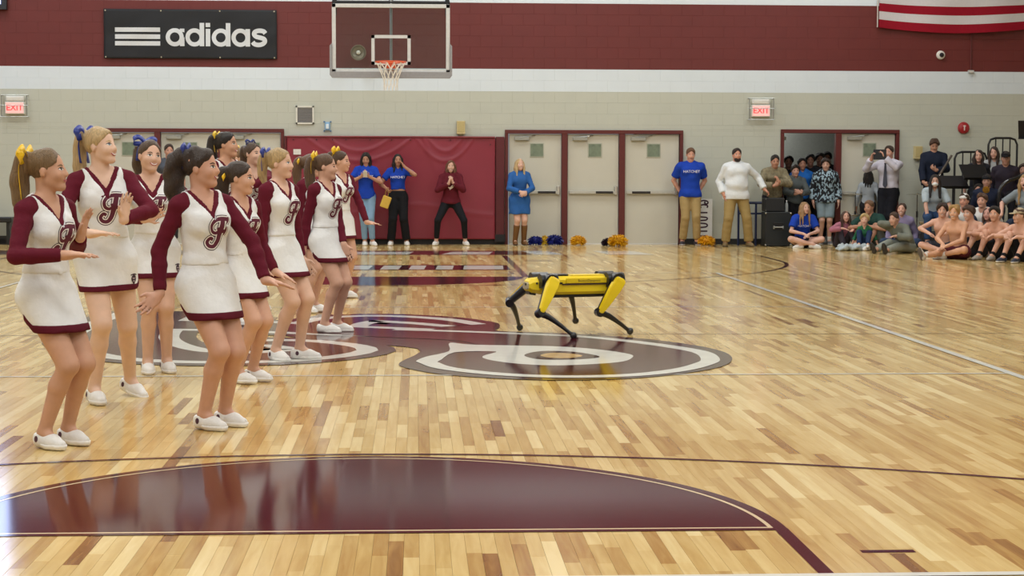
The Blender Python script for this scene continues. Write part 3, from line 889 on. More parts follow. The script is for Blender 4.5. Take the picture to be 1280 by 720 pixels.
# ------------------------------------------------------------------ far wall: slabs round the door openings, faced with painted blocks
OPEN = [(-5.57, -2.08, 2.15), (2.06, 5.44, 2.15), (7.31, 9.59, 2.18)]
W_GREY, W_WHITE, W_MAR = mat('#b9bcb1', .5, 0, .02, 3), mat('#d2dce4', .45, 0, .02, 3), mat('#62201f', .5, 0, .05, 3)
wm = MB()
xs = [LEFT_X] + [v for o in OPEN for v in o[:2]] + [RIGHT_X]
for i in range(0, len(xs), 2): wm.box(((xs[i] + xs[i + 1]) / 2, WALL_Y + .14, CEIL_Z / 2), (xs[i + 1] - xs[i], .24, CEIL_Z))
for a, b, h in OPEN: wm.box(((a + b) / 2, WALL_Y + .14, (h + CEIL_Z) / 2), (b - a, .24, CEIL_Z - h))
wall_far = struct(wm.build('wall_far', mat('#8f8f88', .8)))
def subtract(a, b, cuts):
    segs = [(a, b)]
    for c0, c1 in cuts:
        out = []
        for s0, s1 in segs:
            if c1 <= s0 or c0 >= s1: out.append((s0, s1)); continue
            if c0 > s0: out.append((s0, c0))
            if c1 < s1: out.append((c1, s1))
        segs = out
    return [s for s in segs if s[1] - s[0] > .01]
def course_set(name, levels, m, x0=-9.6, x1=14.0, joint=.005):
    V = []; Q = []
    for (z0, z1, off) in levels:
        cuts = [(a, b) for a, b, h in OPEN if z0 < h - .01]
        x = x0 - .4 + off
        while x < x1:
            for s0, s1 in subtract(x, x + .4, cuts):
                k = len(V); c, g, y = joint, 0.0, WALL_Y
                V += [(s0 + g, y + .018, z0 + g), (s1 - g, y + .018, z0 + g), (s1 - g, y + .018, z1 - g), (s0 + g, y + .018, z1 - g),
                      (s0 + g + c, y + .0155, z0 + g + c), (s1 - g - c, y + .0155, z0 + g + c), (s1 - g - c, y + .0155, z1 - g - c), (s0 + g + c, y + .0155, z1 - g - c)]
                Q.append((k + 4, k + 5, k + 6, k + 7))
                for j in range(4): Q.append((k + j, k + (j + 1) % 4, k + 4 + (j + 1) % 4, k + 4 + j))
            x += .4
    stuff(link(name, np_mesh(name, V, np.array(Q), False), wall_far, m))
def levels(z0, z1, n):
    out = []
    for a, b, o in _levels(z0, z1, n):
        hs_ = sorted({h for _, _, h in OPEN if a + .01 < h < b - .01})
        for p, q in zip([a] + hs_, hs_ + [b]): out.append((p, q, o))
    return out
def _levels(z0, z1, n): return [(z0 + (z1 - z0) * i / n, z0 + (z1 - z0) * (i + 1) / n, .2 * (i % 2)) for i in range(n)]
course_set('grey_blocks', levels(0, 2.88, 14), W_GREY, joint=.0022)
course_set('white_blocks', levels(2.88, 3.30, 2), W_WHITE, joint=.0022)
course_set('maroon_blocks', levels(3.30, 4.53, 6), W_MAR, joint=.003)
course_set('upper_white_blocks', levels(4.53, 4.95, 2), W_WHITE, joint=.0022)
course_set('upper_maroon_blocks', levels(4.95, CEIL_Z, 18), W_MAR, joint=.003)
# other walls and ceiling
wall_left = struct(MB().box((LEFT_X - .1, -1.8, CEIL_Z / 2), (.2, 40.8, CEIL_Z)).build('wall_left', mat('#b9b6ac', .6)))
wall_right = struct(MB().box((RIGHT_X + .1, -1.8, CEIL_Z / 2), (.2, 40.8, CEIL_Z)).build('wall_right', mat('#b9b6ac', .6)))
wall_back = struct(MB().box((1.5, BACK_Y - .1, CEIL_Z / 2), (28, .2, CEIL_Z)).build('wall_back', mat('#b9b6ac', .6)))
ceiling = struct(MB().box((1.5, -1.8, CEIL_Z + .1), (28.4, 40.8, .2)).build('ceiling', mat('#cfcdc6', .8)))
# corridor behind the open door
cb = MB()
cb.box((8.4, 21.6, 1.5), (7.0, .1, 3.2)).box((5.0, 20.1, 1.5), (.1, 3.0, 3.2)).box((11.9, 20.1, 1.5), (.1, 3.0, 3.2)).box((8.4, 20.1, 3.05), (7.0, 3.1, .1))
struct(cb.build('wall_corridor', mat('#b4b7ad', .7)))
struct(MB().box((8.4, 20.1, -.06), (7.0, 3.0, .1)).build('floor_corridor', mat('#6f6a62', .5)))
ld = bpy.data.lights.new('corridor_light', 'AREA'); ld.size = .6; ld.energy = 26
lo = bpy.data.objects.new('corridor_light', ld); COL.objects.link(lo); lo.location = (7.2, 20.9, 2.9)
# dark rubber base along the wall
for i, (a, b) in enumerate([(-9.6, -5.57), (-2.08, 2.06), (5.44, 7.31), (9.59, 14.0)]):
    struct(MB().box(((a + b) / 2, WALL_Y + .008, .055), (b - a, .016, .11)).build('baseboard_far', mat('#17171c', .5)))

# doors
D_MAR = mat('#5a1d1c', .45)
door_n = 0
def door_leaf(x0, x1, h, win_side=1, open_=False, bar='black', label_bar=True):
    global door_n; door_n += 1
    w = x1 - x0; r = bpy.data.objects.new('door_%d' % door_n, None); COL.objects.link(r); r.location = (x0, WALL_Y + .06, 0); struct(r)
    MB().box((w / 2, .0, h / 2 + .006), (w - .006, .045, h - .012), bev=.003).build('leaf', mat('#c2c0b4', .5, 0, .02, 4), r)
    wx = w * .47 + .06
    MB().box((wx, -.026, h - .30), (.27, .012, .27), bev=.003).build('window_frame', mat('#a9aa9c', .5), r)
    MB().box((wx, -.030, h - .30), (.235, .008, .235)).build('window_pane', mat('#74806f', .12, 0, .25, 9), r)
    c = MB().box((w * .24, -.06, h - .085), (.28, .06, .065), bev=.006).build('door_closer', mat('#a5a69f', .35, .6), r)
    MB().tube([(w * .24, -.06, h - .05), (w * .42, -.075, h - .035), (w * .5, -.03, h - .02)], .008, 6).build('closer_arm', mat('#8d8e88', .35, .7), c)
    b = MB().box((w * .5, -.065, .985), (w * .94, .045, .06), bev=.008).build('push_bar', mat('#c4c4be', .3, .5), r)
    MB().box((w * (.72 if bar == 'black' else .30), -.086, .985), (w * .34, .02, .045), bev=.004).build('push_pad', mat('#1c1719', .4), b)
    MB().box((w * .94, -.06, 1.02), (.06, .06, .17), bev=.01).build('latch_box', mat('#d2d2cc', .25, .7), r)
    MB().box((w / 2, -.024, .01), (w - .02, .01, .02)).build('sweep', mat('#dcdcd6', .4), r)
    return r
def frame(n, a, b, h, mull, fw=.06):
    m = MB()
    for x in [a + fw / 2, b - fw / 2] + [(p + q) / 2 for p, q in mull]:
        ww = fw if x in (a + fw / 2, b - fw / 2) else .11
        m.box((x, WALL_Y + .05, (h - .068) / 2), (ww, .16, h - .068), bev=.004)
    m.box(((a + b) / 2, WALL_Y + .05, h - .035), (b - a, .17, .07), bev=.004)
    return struct(m.build('trim_%d' % n, D_MAR))
frame(1, 2.06, 5.44, 2.16, [(3.13, 3.25), (4.22, 4.34)])
for a, b in ((2.14, 3.13), (3.25, 4.22), (4.34, 5.37)): door_leaf(a, b, 2.08, bar='black' if a < 3.2 else ('half' if a > 4 else 'black'))
frame(2, -5.57, -2.08, 2.16, [(-4.49, -4.37), (-3.34, -3.22)])
for a, b in ((-5.5, -4.49), (-4.37, -3.34), (-3.22, -2.15)): door_leaf(a, b, 2.08)
frame(3, 7.31, 9.59, 2.19, [(8.36, 8.48)])
door_leaf(8.48, 9.52, 2.11)
d = door_leaf(7.38, 8.36, 2.11); d.location = (7.40, WALL_Y + .2, 0); d.rotation_euler = (0, 0, math.radians(96))

# ceiling lamps (fixture bodies, light in the list at the top)
lm = MB().box((0, 0, 0), (1.35, 2.5, .12), bev=.02).mesh('housing'); lm.materials.append(mat('#d5d5d0', .5))
gm = MB().box((0, 0, -.075), (1.22, 2.36, .03)).mesh('diffuser'); gm.materials.append(mat('#ffffff', .5, 0, 0, emit=2.2, emit_col='#fff3e2'))
rm = MB().cyl((0, 0, .05), (0, 0, .56), .015, n=6).mesh('hanger'); rm.materials.append(mat('#777777', .5))
for i, (x, y) in enumerate(LAMPS):
    t = thing('ceiling_lamp', 'white rectangular ceiling lamp hanging over the court', 'lamp', (x, y, CEIL_Z - .53), 0, 'ceiling lamps over the court')
    link('housing', lm, t); link('diffuser', gm, t); link('hanger', rm, t)

# ------------------------------------------------------------------ things on the wall
WY = WALL_Y + .012
def wall_print(vq, m, y, name, parent, ox=0, oz=0): return flat_print(name, vq, lambda x, z: (x + ox, y, z + oz), m, parent)
def rect2d(x0, x1, z0, z1): return [np.array(p) for p in ((x0, z0), (x1, z0), (x1, z1), (x0, z1))], [(0, 1, 2, 3)]

# banner
def wavy_sheet(name, x0, x1, z0, z1, fn, m, parent, nx=60, nz=24, th=.006):
    V = []; Q = []
    for side in (0, 1):
        for j in range(nz + 1):
            for i in range(nx + 1):
                x = x0 + (x1 - x0) * i / nx; z = z0 + (z1 - z0) * j / nz
                dy, dz = fn(i / nx, j / nz); V.append((x, dy + side * th, z + dz))
    N = (nx + 1) * (nz + 1)
    for j in range(nz):
        for i in range(nx):
            a = j * (nx + 1) + i; Q.append((a, a + 1, a + nx + 2, a + nx + 1)); Q.append((N + a + nx + 1, N + a + nx + 2, N + a + 1, N + a))
    rim = [i for i in range(nx + 1)] + [j * (nx + 1) + nx for j in range(1, nz + 1)] + [nz * (nx + 1) + i for i in range(nx - 1, -1, -1)] + [j * (nx + 1) for j in range(nz - 1, 0, -1)]
    for a, b in zip(rim, rim[1:] + rim[:1]): Q.append((a, N + a, N + b, b))
    return link(name, np_mesh(name, V, Q, True), parent, m)
bx0, bx1, bz0, bz1 = -5.39, -2.20, 3.45, 4.36
ban = thing('banner', 'black cloth banner with three white stripes and white lettering on the maroon blocks', 'banner', (bx0, WY - .05, bz0))
bw_, bh_ = bx1 - bx0, bz1 - bz0
def bfn(u, w):
    return (.012 * math.sin(9 * u + 3 * w) * math.sin(3.1 * w) + .008 * math.sin(23 * (u - w * .5)) * (1 - abs(2 * w - 1)) , -.012 * math.sin(math.pi * u * 3) ** 2 * (1 if w > .9 else 0) * 0)
wavy_sheet('cloth', 0, bw_, 0, bh_, bfn, mat('#14171d', .7, 0, .1, 6), ban)
bwht = mat('#ccd0d4', .7, 0, .03)
bpy_ = lambda x, z: (x, bfn(x / bw_, z / bh_)[0] - .006, z)
kx, kz = bw_ / 1150.0, bh_ / 325.0          # measured in the banner's own grid
BX = lambda X: (X - 48) * kx
BZ = lambda Z: (375 - Z) * kz
def grid_rect(x0, x1, z0, z1, n=12):
    V = []; Q = []
    for i in range(n + 1):
        x = x0 + (x1 - x0) * i / n; V += [np.array((x, z0)), np.array((x, z1))]
        if i: k = 2 * i; Q.append((k - 2, k, k + 1, k - 1))
    return V, Q
for z0, z1 in ((171, 200), (216, 246), (261, 290)):
    flat_print('stripe', grid_rect(BX(122), BX(422), BZ(z1), BZ(z0)), bpy_, bwht, ban)
def ring2d(cx, cz, ro, ri, a0=0, a1=360, n=36):
    V = []; Q = []
    for i in range(n + 1):
        a = math.radians(a0 + (a1 - a0) * i / n)
        V += [np.array((cx + r * math.cos(a) * kx, cz + r * math.sin(a) * kz * 1.0)) for r in (ri, ro)]
        if i: k = 2 * i; Q.append((k - 2, k - 1, k + 1, k))
    return V, Q
zc = BZ(234)
def let(ch, X0):
    if ch in 'ad':
        p = [ring2d(BX(X0 + 60), zc, 60, 32)]
        p.append(grid_rect(BX(X0 + 94), BX(X0 + 124), BZ(292), BZ(177 if ch == 'a' else 138), 2))
        return p
    if ch == 'i': return [grid_rect(BX(X0), BX(X0 + 30), BZ(292), BZ(177), 2), grid_rect(BX(X0), BX(X0 + 30), BZ(165), BZ(138), 2)]
    if ch == 's':
        P = [(96, 205), (84, 192), (56, 187), (28, 194), (20, 211), (34, 226), (60, 233), (86, 242), (92, 259), (78, 274), (52, 281), (24, 276), (10, 262)]
        return [stroke2d([(BX(X0 + x), BZ(z)) for x, z in P], [30 * kx] * len(P), 4)]
for ch, X0 in (('a', 459), ('d', 590), ('i', 724), ('d', 764), ('a', 895), ('s', 1026)):
    flat_print('letter', join2d(let(ch, X0)), lambda x, z: (x, bfn(x / bw_, z / bh_)[0] - .007, z), bwht, ban)
for gx in (.01, .33, .67, .985):
    for gz in (.03, .97): MB().cyl((gx * bw_, -.004, gz * bh_), (gx * bw_, .0, gz * bh_), .014, n=10).build('grommet', mat('#b8b09a', .3, .8), ban)

# exit signs in wire guards
def exit_sign(x, z, lab):
    t = thing('exit_sign', lab, 'sign', (x, WY, z))
    MB().box((0, -.05, -.045), (.36, .09, .23), bev=.01).build('sign_case', mat('#d9d8d2', .5), t)
    MB().box((0, -.097, -.045), (.32, .006, .19)).build('lit_face', mat('#e9b8b4', .5, 0, .02, emit=.55, emit_col='#f0a8a4'), t)
    flat_print('lettering', text2d('EXIT', .15, .012), lambda a, b: (a, -.103, b - .045), mat('#e3434a', .5, emit=.5, emit_col='#e5484e'), t)
    MB().box((0, -.045, .125), (.34, .085, .10), bev=.02).build('lamp_box', mat('#dfdfda', .4), t)
    wm_ = mat('#8d8f8b', .35, .6)
    for sx in (-.23, .23):
        MB().tube([(sx, 0, .19), (sx, -.13, .19), (sx, -.13, -.21), (sx, 0, -.21)], .009, 6).build('guard_wire', wm_, t)
    for zz in (.19, .0, -.21): MB().tube([(-.26, -.135, zz), (.26, -.135, zz)], .007, 6).build('guard_wire', wm_, t)
exit_sign(6.91, 2.58, 'lit red exit sign in a wire guard above the open doorway side')
exit_sign(-7.03, 2.57, 'lit red exit sign in a wire guard near the video screen')

t = thing('wall_vent', 'square grey vent grille with a white frame on the grey blocks', 'vent', (-1.69, WY, 2.42))
for a, b, c, d_ in ((0, .155, .34, .03), (0, -.155, .34, .03), (-.155, 0, .03, .34), (.155, 0, .03, .34)): MB().box((a, -.012, b), (c, .024, d_)).build('frame', mat('#d6d5cc', .5), t)
MB().box((0, -.002, 0), (.29, .004, .29)).build('backing', mat('#77777a', .6), t)
for i in range(9): MB().box((0, -.012, -.12 + .03 * i), (.28, .012, .014), rot=Matrix.Rotation(.5, 3, 'X')).build('louver', mat('#8f8f90', .5), t)
t = thing('alarm_strobe', 'small pale blue alarm strobe with corner tabs above the wall pad', 'alarm', (-1.27, WY, 2.21))
MB().box((0, -.025, 0), (.10, .05, .16), bev=.015).build('body', mat('#7fa6c9', .35), t)
MB().box((0, -.055, 0), (.06, .02, .09), bev=.008).build('lens', mat('#dbe8f2', .15), t)
for sx in (-1, 1):
    for sz in (-1, 1): MB().box((sx * .06, -.008, sz * .085), (.03, .016, .025)).build('tab', mat('#51779c', .4), t)
def wall_speaker(x, z, lab):
    t = thing('wall_speaker', lab, 'speaker', (x, WY, z))
    MB().prism([(-.08, 0), (.08, 0), (.075, -.10), (-.075, -.10)], -.13, .11).build('case', mat('#c9b98a', .6), t)
    MB().box((0, -.104, .0), (.12, .008, .19), bev=.003).build('grille', mat('#b7a673', .7, 0, .2, 200), t)
    MB().box((0, -.04, -.145), (.10, .06, .03)).build('bracket', mat('#8c8262', .5), t)
wall_speaker(1.23, 2.21, 'small beige wall speaker above the maroon wall pad')
wall_speaker(9.95, 1.77, 'small beige wall speaker beside the man holding a long instrument')
t = thing('fire_bell', 'round red fire bell on the grey blocks above the railings', 'alarm', (10.83, WY, 2.23))
MB().lathe([(.0, 0), (.10, .0), (.115, .03), (.10, .06), (.05, .075), (.0, .078)], n=20).build('gong', mat('#a02027', .35), t).rotation_euler = (math.pi / 2, 0, 0)
MB().box((.0, -.083, 0), (.02, .01, .10)).build('badge', mat('#e6d3d0', .5), t)
MB().box((.0, -.085, .035), (.05, .008, .02)).build('badge', mat('#e6d3d0', .5), t)
t = thing('security_camera', 'small white dome security camera on the maroon blocks', 'camera', (10.36, WY, 3.61))
MB().lathe([(.0, 0), (.075, .0), (.085, .02), (.08, .045), (.055, .06), (0, .06)], n=20).build('housing', mat('#d8d6d0', .4), t).rotation_euler = (math.pi / 2, 0, 0)
MB().sph((.01, -.06, 0), .045, 14).build('dome', mat('#23232a', .1), t)
t = thing('wall_conduit', 'thin maroon painted conduit running down the maroon blocks', 'pipe', (10.95, WY, 3.33))
MB().tube([(0, -.012, 0), (0, -.012, .78)], .012, 8).build('pipe', mat('#5a1d1d', .5), t)
MB().box((0, -.03, -.03), (.11, .05, .05), bev=.006).build('fitting', mat('#c7c5c2', .5), t)
t = thing('horn_speaker', 'round brass coloured horn speaker on the maroon blocks behind the backboard', 'speaker', (-.68, WY, 3.57))
MB().lathe([(.03, .26), (.045, .2), (.07, .13), (.13, .03), (.145, .0), (.135, -.0), (.11, .03), (.0, .06)], n=24).build('horn', mat('#8a8171', .35, .6), t, (0, -.30, 0)).rotation_euler = (-math.pi / 2, 0, 0)
MB().sph((0, -.29, 0), .04, 12).build('driver_cap', mat('#e6e2d6', .4), t)
MB().box((.02, -.12, .12), (.05, .22, .06), bev=.01).build('bracket', mat('#8d867a', .4), t)

# video screen, only its edge in view
t = thing('video_screen', 'large lit pale blue video screen high on the far wall', 'screen', (-9.4, WY - .12, 4.33))
MB().box((0, .06, 2.0), (4.5, .10, 4.0)).build('case', mat('#22242a', .5), t)
MB().box((0, .0, 2.0), (4.3, .02, 3.8)).build('lit_panel', mat('#9fb9f0', .5, 0, .25, 1.2, emit=4.5, emit_col='#b9ccff'), t)

# flag
fx0, fz0 = 9.14, 4.12
fl_ = thing('flag', 'large striped national flag hanging high against the far wall', 'flag', (fx0, WY - .10, fz0))
SH, FLN = .152, 3.75
def ffn(x, z): return (.03 * math.sin(2.2 * x + 1.0 * z) + .02 * math.sin(5 * x - 2 * z), -.10 * math.sin(math.pi * min(1, x / 3.0)) * max(0, 1 - z / 1.2))
def flag_piece(name, x0, x1, z0, z1, m, dy=0.0, nx=30, nz=2, th=.004):
    V = []; Q = []
    for sd in (0, 1):
        for j in range(nz + 1):
            for i in range(nx + 1):
                x = x0 + (x1 - x0) * i / nx; z = z0 + (z1 - z0) * j / nz; a, b = ffn(x, z); V.append((x, a + dy + sd * th, z + b))
    N = (nx + 1) * (nz + 1)
    for j in range(nz):
        for i in range(nx):
            a = j * (nx + 1) + i; Q.append((a, a + 1, a + nx + 2, a + nx + 1)); Q.append((N + a + nx + 1, N + a + nx + 2, N + a + 1, N + a))
    return link(name, np_mesh(name, V, Q, True), fl_, m)
fr_, fw_, fb_ = cloth('#8e1226', .3), cloth('#c9c6ca', .3), cloth('#22305e', .3)
for i in range(13):
    flag_piece('stripe', 0 if i < 6 else 1.5, FLN, i * SH, (i + 1) * SH, fr_ if i % 2 == 0 else fw_)
cn = flag_piece('canton', 0, 1.5, 6 * SH, 13 * SH, fb_, 0, 16, 6)
for r in range(9):
    for c in range(6 if r % 2 == 0 else 5):
        sx_ = .125 + .25 * c + (0 if r % 2 == 0 else .125); sz_ = 6 * SH + 7 * SH * (r + .5) / 9
        P = [(sx_ + math.sin(k * math.pi / 5) * (.045 if k % 2 == 0 else .018), sz_ + math.cos(k * math.pi / 5) * (.045 if k % 2 == 0 else .018)) for k in range(10)]
        me = bpy.data.meshes.new('star'); me.from_pydata([(x, ffn(x, z)[0] - .004, z + ffn(x, z)[1]) for x, z in P], [], [tuple(range(10))]); link('star', me, cn, fw_)
MB().tube([(-.03, .0, 0), (-.03, 0, 13 * SH)], .03, 8, flat=(1, .25)).build('heading', cloth('#d9d4cd', .2), fl_)

# basketball goal
BBY = 12.77
hp = thing('basketball_goal', 'glass basketball backboard with orange rim and white net hung from the ceiling', 'basketball hoop', (0, BBY, 2.90))
bw2, bh2 = .915, 1.07
white_f, grey_p = mat('#c9cbcb', .45), mat('#8f8f93', .6)
for a, b, c, d_ in ((0, bh2 - .03, 2 * bw2, .06), (0, .03, 2 * bw2, .06), (-bw2 + .03, bh2 / 2, .06, bh2), (bw2 - .03, bh2 / 2, .06, bh2)):
    MB().box((a, 0, b), (c, .04, d_), bev=.004).build('frame', white_f, hp)
gl, nt, b = base_mat('clear_glass'); gl.use_nodes = True
for n in list(nt.nodes):
    if n.type != 'OUTPUT_MATERIAL': nt.nodes.remove(n)
g1 = node(nt, 'ShaderNodeBsdfTransparent'); g1.inputs[0].default_value = (.80, .84, .84, 1); g2 = node(nt, 'ShaderNodeBsdfGlossy'); g2.inputs['Roughness'].default_value = .05
g3 = node(nt, 'ShaderNodeMixShader'); g3.inputs[0].default_value = .06
nt.links.new(g1.outputs[0], g3.inputs[1]); nt.links.new(g2.outputs[0], g3.inputs[2])
nt.links.new(g3.outputs[0], [n for n in nt.nodes if n.type == 'OUTPUT_MATERIAL'][0].inputs[0])
MB().box((0, 0, bh2 / 2), (2 * bw2 - .12, .013, bh2 - .12)).build('glass', gl, hp)
tx, tz0, tz1 = .305, .13, .59
for a, b_, c, d_ in ((0, tz1 - .025, .61, .05), (0, tz0 + .025, .61, .05), (-tx + .025, (tz0 + tz1) / 2, .05, tz1 - tz0), (tx - .025, (tz0 + tz1) / 2, .05, tz1 - tz0)):
    MB().box((a, -.010, b_), (c, .004, d_)).build('target_line', white_f, hp)
pad = [(-bw2 - .035, .42), (-bw2 - .035, -.03), (-bw2, -.075), (bw2, -.075), (bw2 + .035, -.03), (bw2 + .035, .42), (bw2 + .0, .46), (bw2 + .0, .02), (-bw2 - .0, .02), (-bw2 - .0, .46)]
MB().prism(pad, -.05, .045, 'Y').build('edge_pad', grey_p, hp)
MB().tube([(0, .06, .15), (0, .06, 5.4)], .022, 8).build('centre_post', mat('#a7a9ab', .4, .5), hp)
for sx in (-1, 1):
    MB().tube([(sx * (bw2 - .04), .06, .9), (sx * (bw2 - .04), .06, 5.4)], .035, 10).build('hanging_post', mat('#16161a', .5), hp)
MB().tube([(0, .085, 1.08), (0, .085, 5.4)], .035, 10).build('hanging_post', mat('#16161a', .5), hp)
MB().tube([(-bw2, .06, 1.1), (bw2, .06, 1.1)], .025, 8).build('cross_bar', mat('#16161a', .5), hp)
RC = (0, -.385, .15)
rim = MB().tube([(RC[0] + .232 * math.cos(a), RC[1] + .232 * math.sin(a), RC[2]) for a in np.linspace(0, 2 * math.pi, 41)[:-1]], .0105, 8, closed=True).build('rim', mat('#d9572a', .4), hp, smooth=True)
MB().box((0, -.08, .12), (.16, .15, .10), bev=.01).build('rim_bracket', mat('#c84f28', .4), hp)
for k in range(12):
    for sgn in (-1, 1):
        P = []
        for j in range(9):
            u = j / 8; a = 2 * math.pi * (k + .5) / 12 + sgn * u * 1.1; r_ = .228 - .13 * min(1, u * 1.5) ** 0.8 + .01 * u; P.append((RC[0] + r_ * math.cos(a), RC[1] + r_ * math.sin(a), RC[2] - .01 - .42 * u))
        MB().tube(P, .006, 5).build('net_cord', mat('#e3dfd8', .8), hp)

# maroon wall pads
VINYL = mat('#86293a', .38, 0, .05, 2.0, .04, 3, spec=.5)
wp = thing('wall_pad', 'wide maroon vinyl wall pad with sagging folds behind the onlookers', 'wall pad', (-2.02, WALL_Y - .09, .10))
def pfn(u, w):
    x = u * 3.89; z = w * 1.92
    d_ = 0
    for cx_, hw in ((1.35, 1.0), (2.95, .55)):           # swags hanging from two points
        for k, dep in ((1.0, .10), (.6, .06)):
            zz = 1.92 - (.45 * k) * (1 - ((x - cx_) / (hw * k)) ** 2) if abs(x - cx_) < hw * k else 9
            d_ += -.012 * math.exp(-((z - zz) / .035) ** 2)
    for cx_, sl in ((2.55, .35), (3.15, -.30)):
        d_ += -.012 * math.exp(-(((x - cx_) - sl * (1.92 - z)) / .05) ** 2) * max(0, 1 - (1.92 - z) / .9)
    d_ += .01 * math.sin(3 * x + 2 * z) - .006 * math.exp(-((z - .55 + .1 * math.sin(x * 2)) / .05) ** 2)
    return (d_, 0)
wavy_sheet('cover', 0, 3.89, 0, 1.92, pfn, VINYL, wp, 150, 70, .06)
MB().box((1.94, .06, .96), (3.85, .06, 1.9)).build('core', mat('#5a1a22', .6), wp)
MB().tube([(0, -.015, 1.915), (3.89, -.015, 1.915)], .018, 8).build('top_welt', mat('#7c2a32', .4), wp)
for gx in (.12, .55, .85, 1.1, 1.55, 1.95, 2.3, 3.05, 3.8): MB().cyl((gx, -.03, 1.86 - (.0 if gx < 3.7 else .08)), (gx, .0, 1.86 - (.0 if gx < 3.7 else .08)), .012, n=8).build('grommet', mat('#3a1216', .4), wp)
flat_print('tag', rect2d(.12, .26, 1.58, 1.68), lambda x, z: (x, -.035, z), mat('#d9d6d2', .6), wp)
wp2 = thing('wall_pad', 'narrow dark maroon wall pad between the wide pad and the doors', 'wall pad', (1.88, WALL_Y - .05, .12))
MB().box((.085, .02, .95), (.17, .05, 1.92), bev=.012, seg=2).build('cover', mat('#5b1a22', .4), wp2)
MB().box((.085, -.01, .0), (.20, .06, .14)).build('base_block', mat('#16141a', .5), wp2)
wp3 = thing('wall_pad', 'narrow dark maroon wall pad beside the far left door frame', 'wall pad', (-2.07, WALL_Y - .06, .12))
MB().box((.022, .02, .95), (.045, .05, 1.92), bev=.008).build('cover', mat('#5b1a22', .4), wp3)
MB().box((.022, .02, -.0), (.05, .05, .10)).build('base_block', mat('#16141a', .5), wp3)

# ------------------------------------------------------------------ the four-legged robot
YEL, BLK, GRY = mat('#e8cb1c', .35, 0, .03, 12), mat('#15161a', .35, 0, .1, 12), mat('#b9b8ae', .4)
RB = thing('quadruped_robot', 'yellow and black four-legged walking robot on the court emblem', 'robot', (1.72, -.02, 0))
hd_ = unit((-.955, -.295, 0)); lf_ = np.array([-hd_[1], hd_[0], 0])
ROBR = Matrix(((hd_[0], lf_[0], 0), (hd_[1], lf_[1], 0), (0, 0, 1)))
def rp(x, y, z): return hd_ * x + lf_ * y + np.array([0, 0, z])        # x forward, y robot's left (towards the camera), z up
BZc = .43
def hull(name, secs, m, parent, bev=.0):
    """loft through rectangular-octagonal sections (x, half width, z low, z high, chamfer)"""
    V = []; Q = []
    for x, hw, z0, z1, ch in secs:
        P = [(hw - ch, z0), (hw, z0 + ch), (hw, z1 - ch), (hw - ch, z1), (-hw + ch, z1), (-hw, z1 - ch), (-hw, z0 + ch), (-hw + ch, z0)]
        V += [tuple(rp(x, y, z)) for y, z in P]
    for i in range(len(secs) - 1):
        for k in range(8): a = i * 8; Q.append((a + k, a + (k + 1) % 8, a + 8 + (k + 1) % 8, a + 8 + k))
    Q.append(tuple(range(7, -1, -1))); a = (len(secs) - 1) * 8; Q.append(tuple(range(a, a + 8)))
    me = bpy.data.meshes.new(name); me.from_pydata(V, [], Q)
    bm = bmesh.new(); bm.from_mesh(me); bmesh.ops.recalc_face_normals(bm, faces=bm.faces); bm.to_mesh(me); bm.free()
    return link(name, me, parent, m)
body = hull('body', [(-.42, .085, BZc - .055, BZc + .06, .025), (-.36, .105, BZc - .085, BZc + .075, .03), (.22, .105, BZc - .085, BZc + .075, .03), (.30, .10, BZc - .08, BZc + .072, .03)], YEL, RB)
hull('belly', [(-.36, .085, BZc - .105, BZc - .075, .01), (.24, .085, BZc - .105, BZc - .075, .01)], BLK, RB)
hull('nose', [(.29, .098, BZc - .075, BZc + .068, .03), (.40, .085, BZc - .06, BZc + .055, .03), (.425, .075, BZc - .04, BZc + .035, .025)], YEL, RB)
hull('sensor_face', [(.424, .06, BZc - .035, BZc + .028, .012), (.436, .055, BZc - .03, BZc + .024, .012)], mat('#a99f86', .4), RB)
MB().cyl(tuple(rp(.435, .02, BZc + .01)), tuple(rp(.442, .02, BZc + .01)), .011, n=10).build('camera_lens', BLK, RB)
MB().cyl(tuple(rp(.36, .088, BZc + .02)), tuple(rp(.366, .096, BZc + .02)), .009, n=10).build('camera_lens', BLK, RB)
hull('front_chin', [(.36, .06, BZc - .085, BZc - .055, .01), (.415, .05, BZc - .075, BZc - .05, .01)], BLK, RB)
for sy in (-1, 1):
    q = rp(-.10, sy * .112, BZc + .038)
    MB().box(tuple(q), (.42, .012, .045), rot=ROBR, bev=.004).build('side_cover', mat('#dcbf18', .35), RB)
    MB().box(tuple(rp(-.09, sy * .110, BZc + .008)), (.46, .012, .012), rot=ROBR).build('side_rail', mat('#3a2a22', .4), RB)
    MB().box(tuple(rp(.20, sy * .108, BZc + .018)), (.12, .01, .014), rot=ROBR).build('side_vent', BLK, RB)
MB().box(tuple(rp(.13, .0, BZc + .082)), (.13, .12, .016), rot=ROBR, bev=.004).build('top_rail', BLK, RB)
MB().box(tuple(rp(-.12, .0, BZc + .079)), (.30, .13, .010), rot=ROBR, bev=.003).build('top_plate', mat('#d8bc1a', .4), RB)
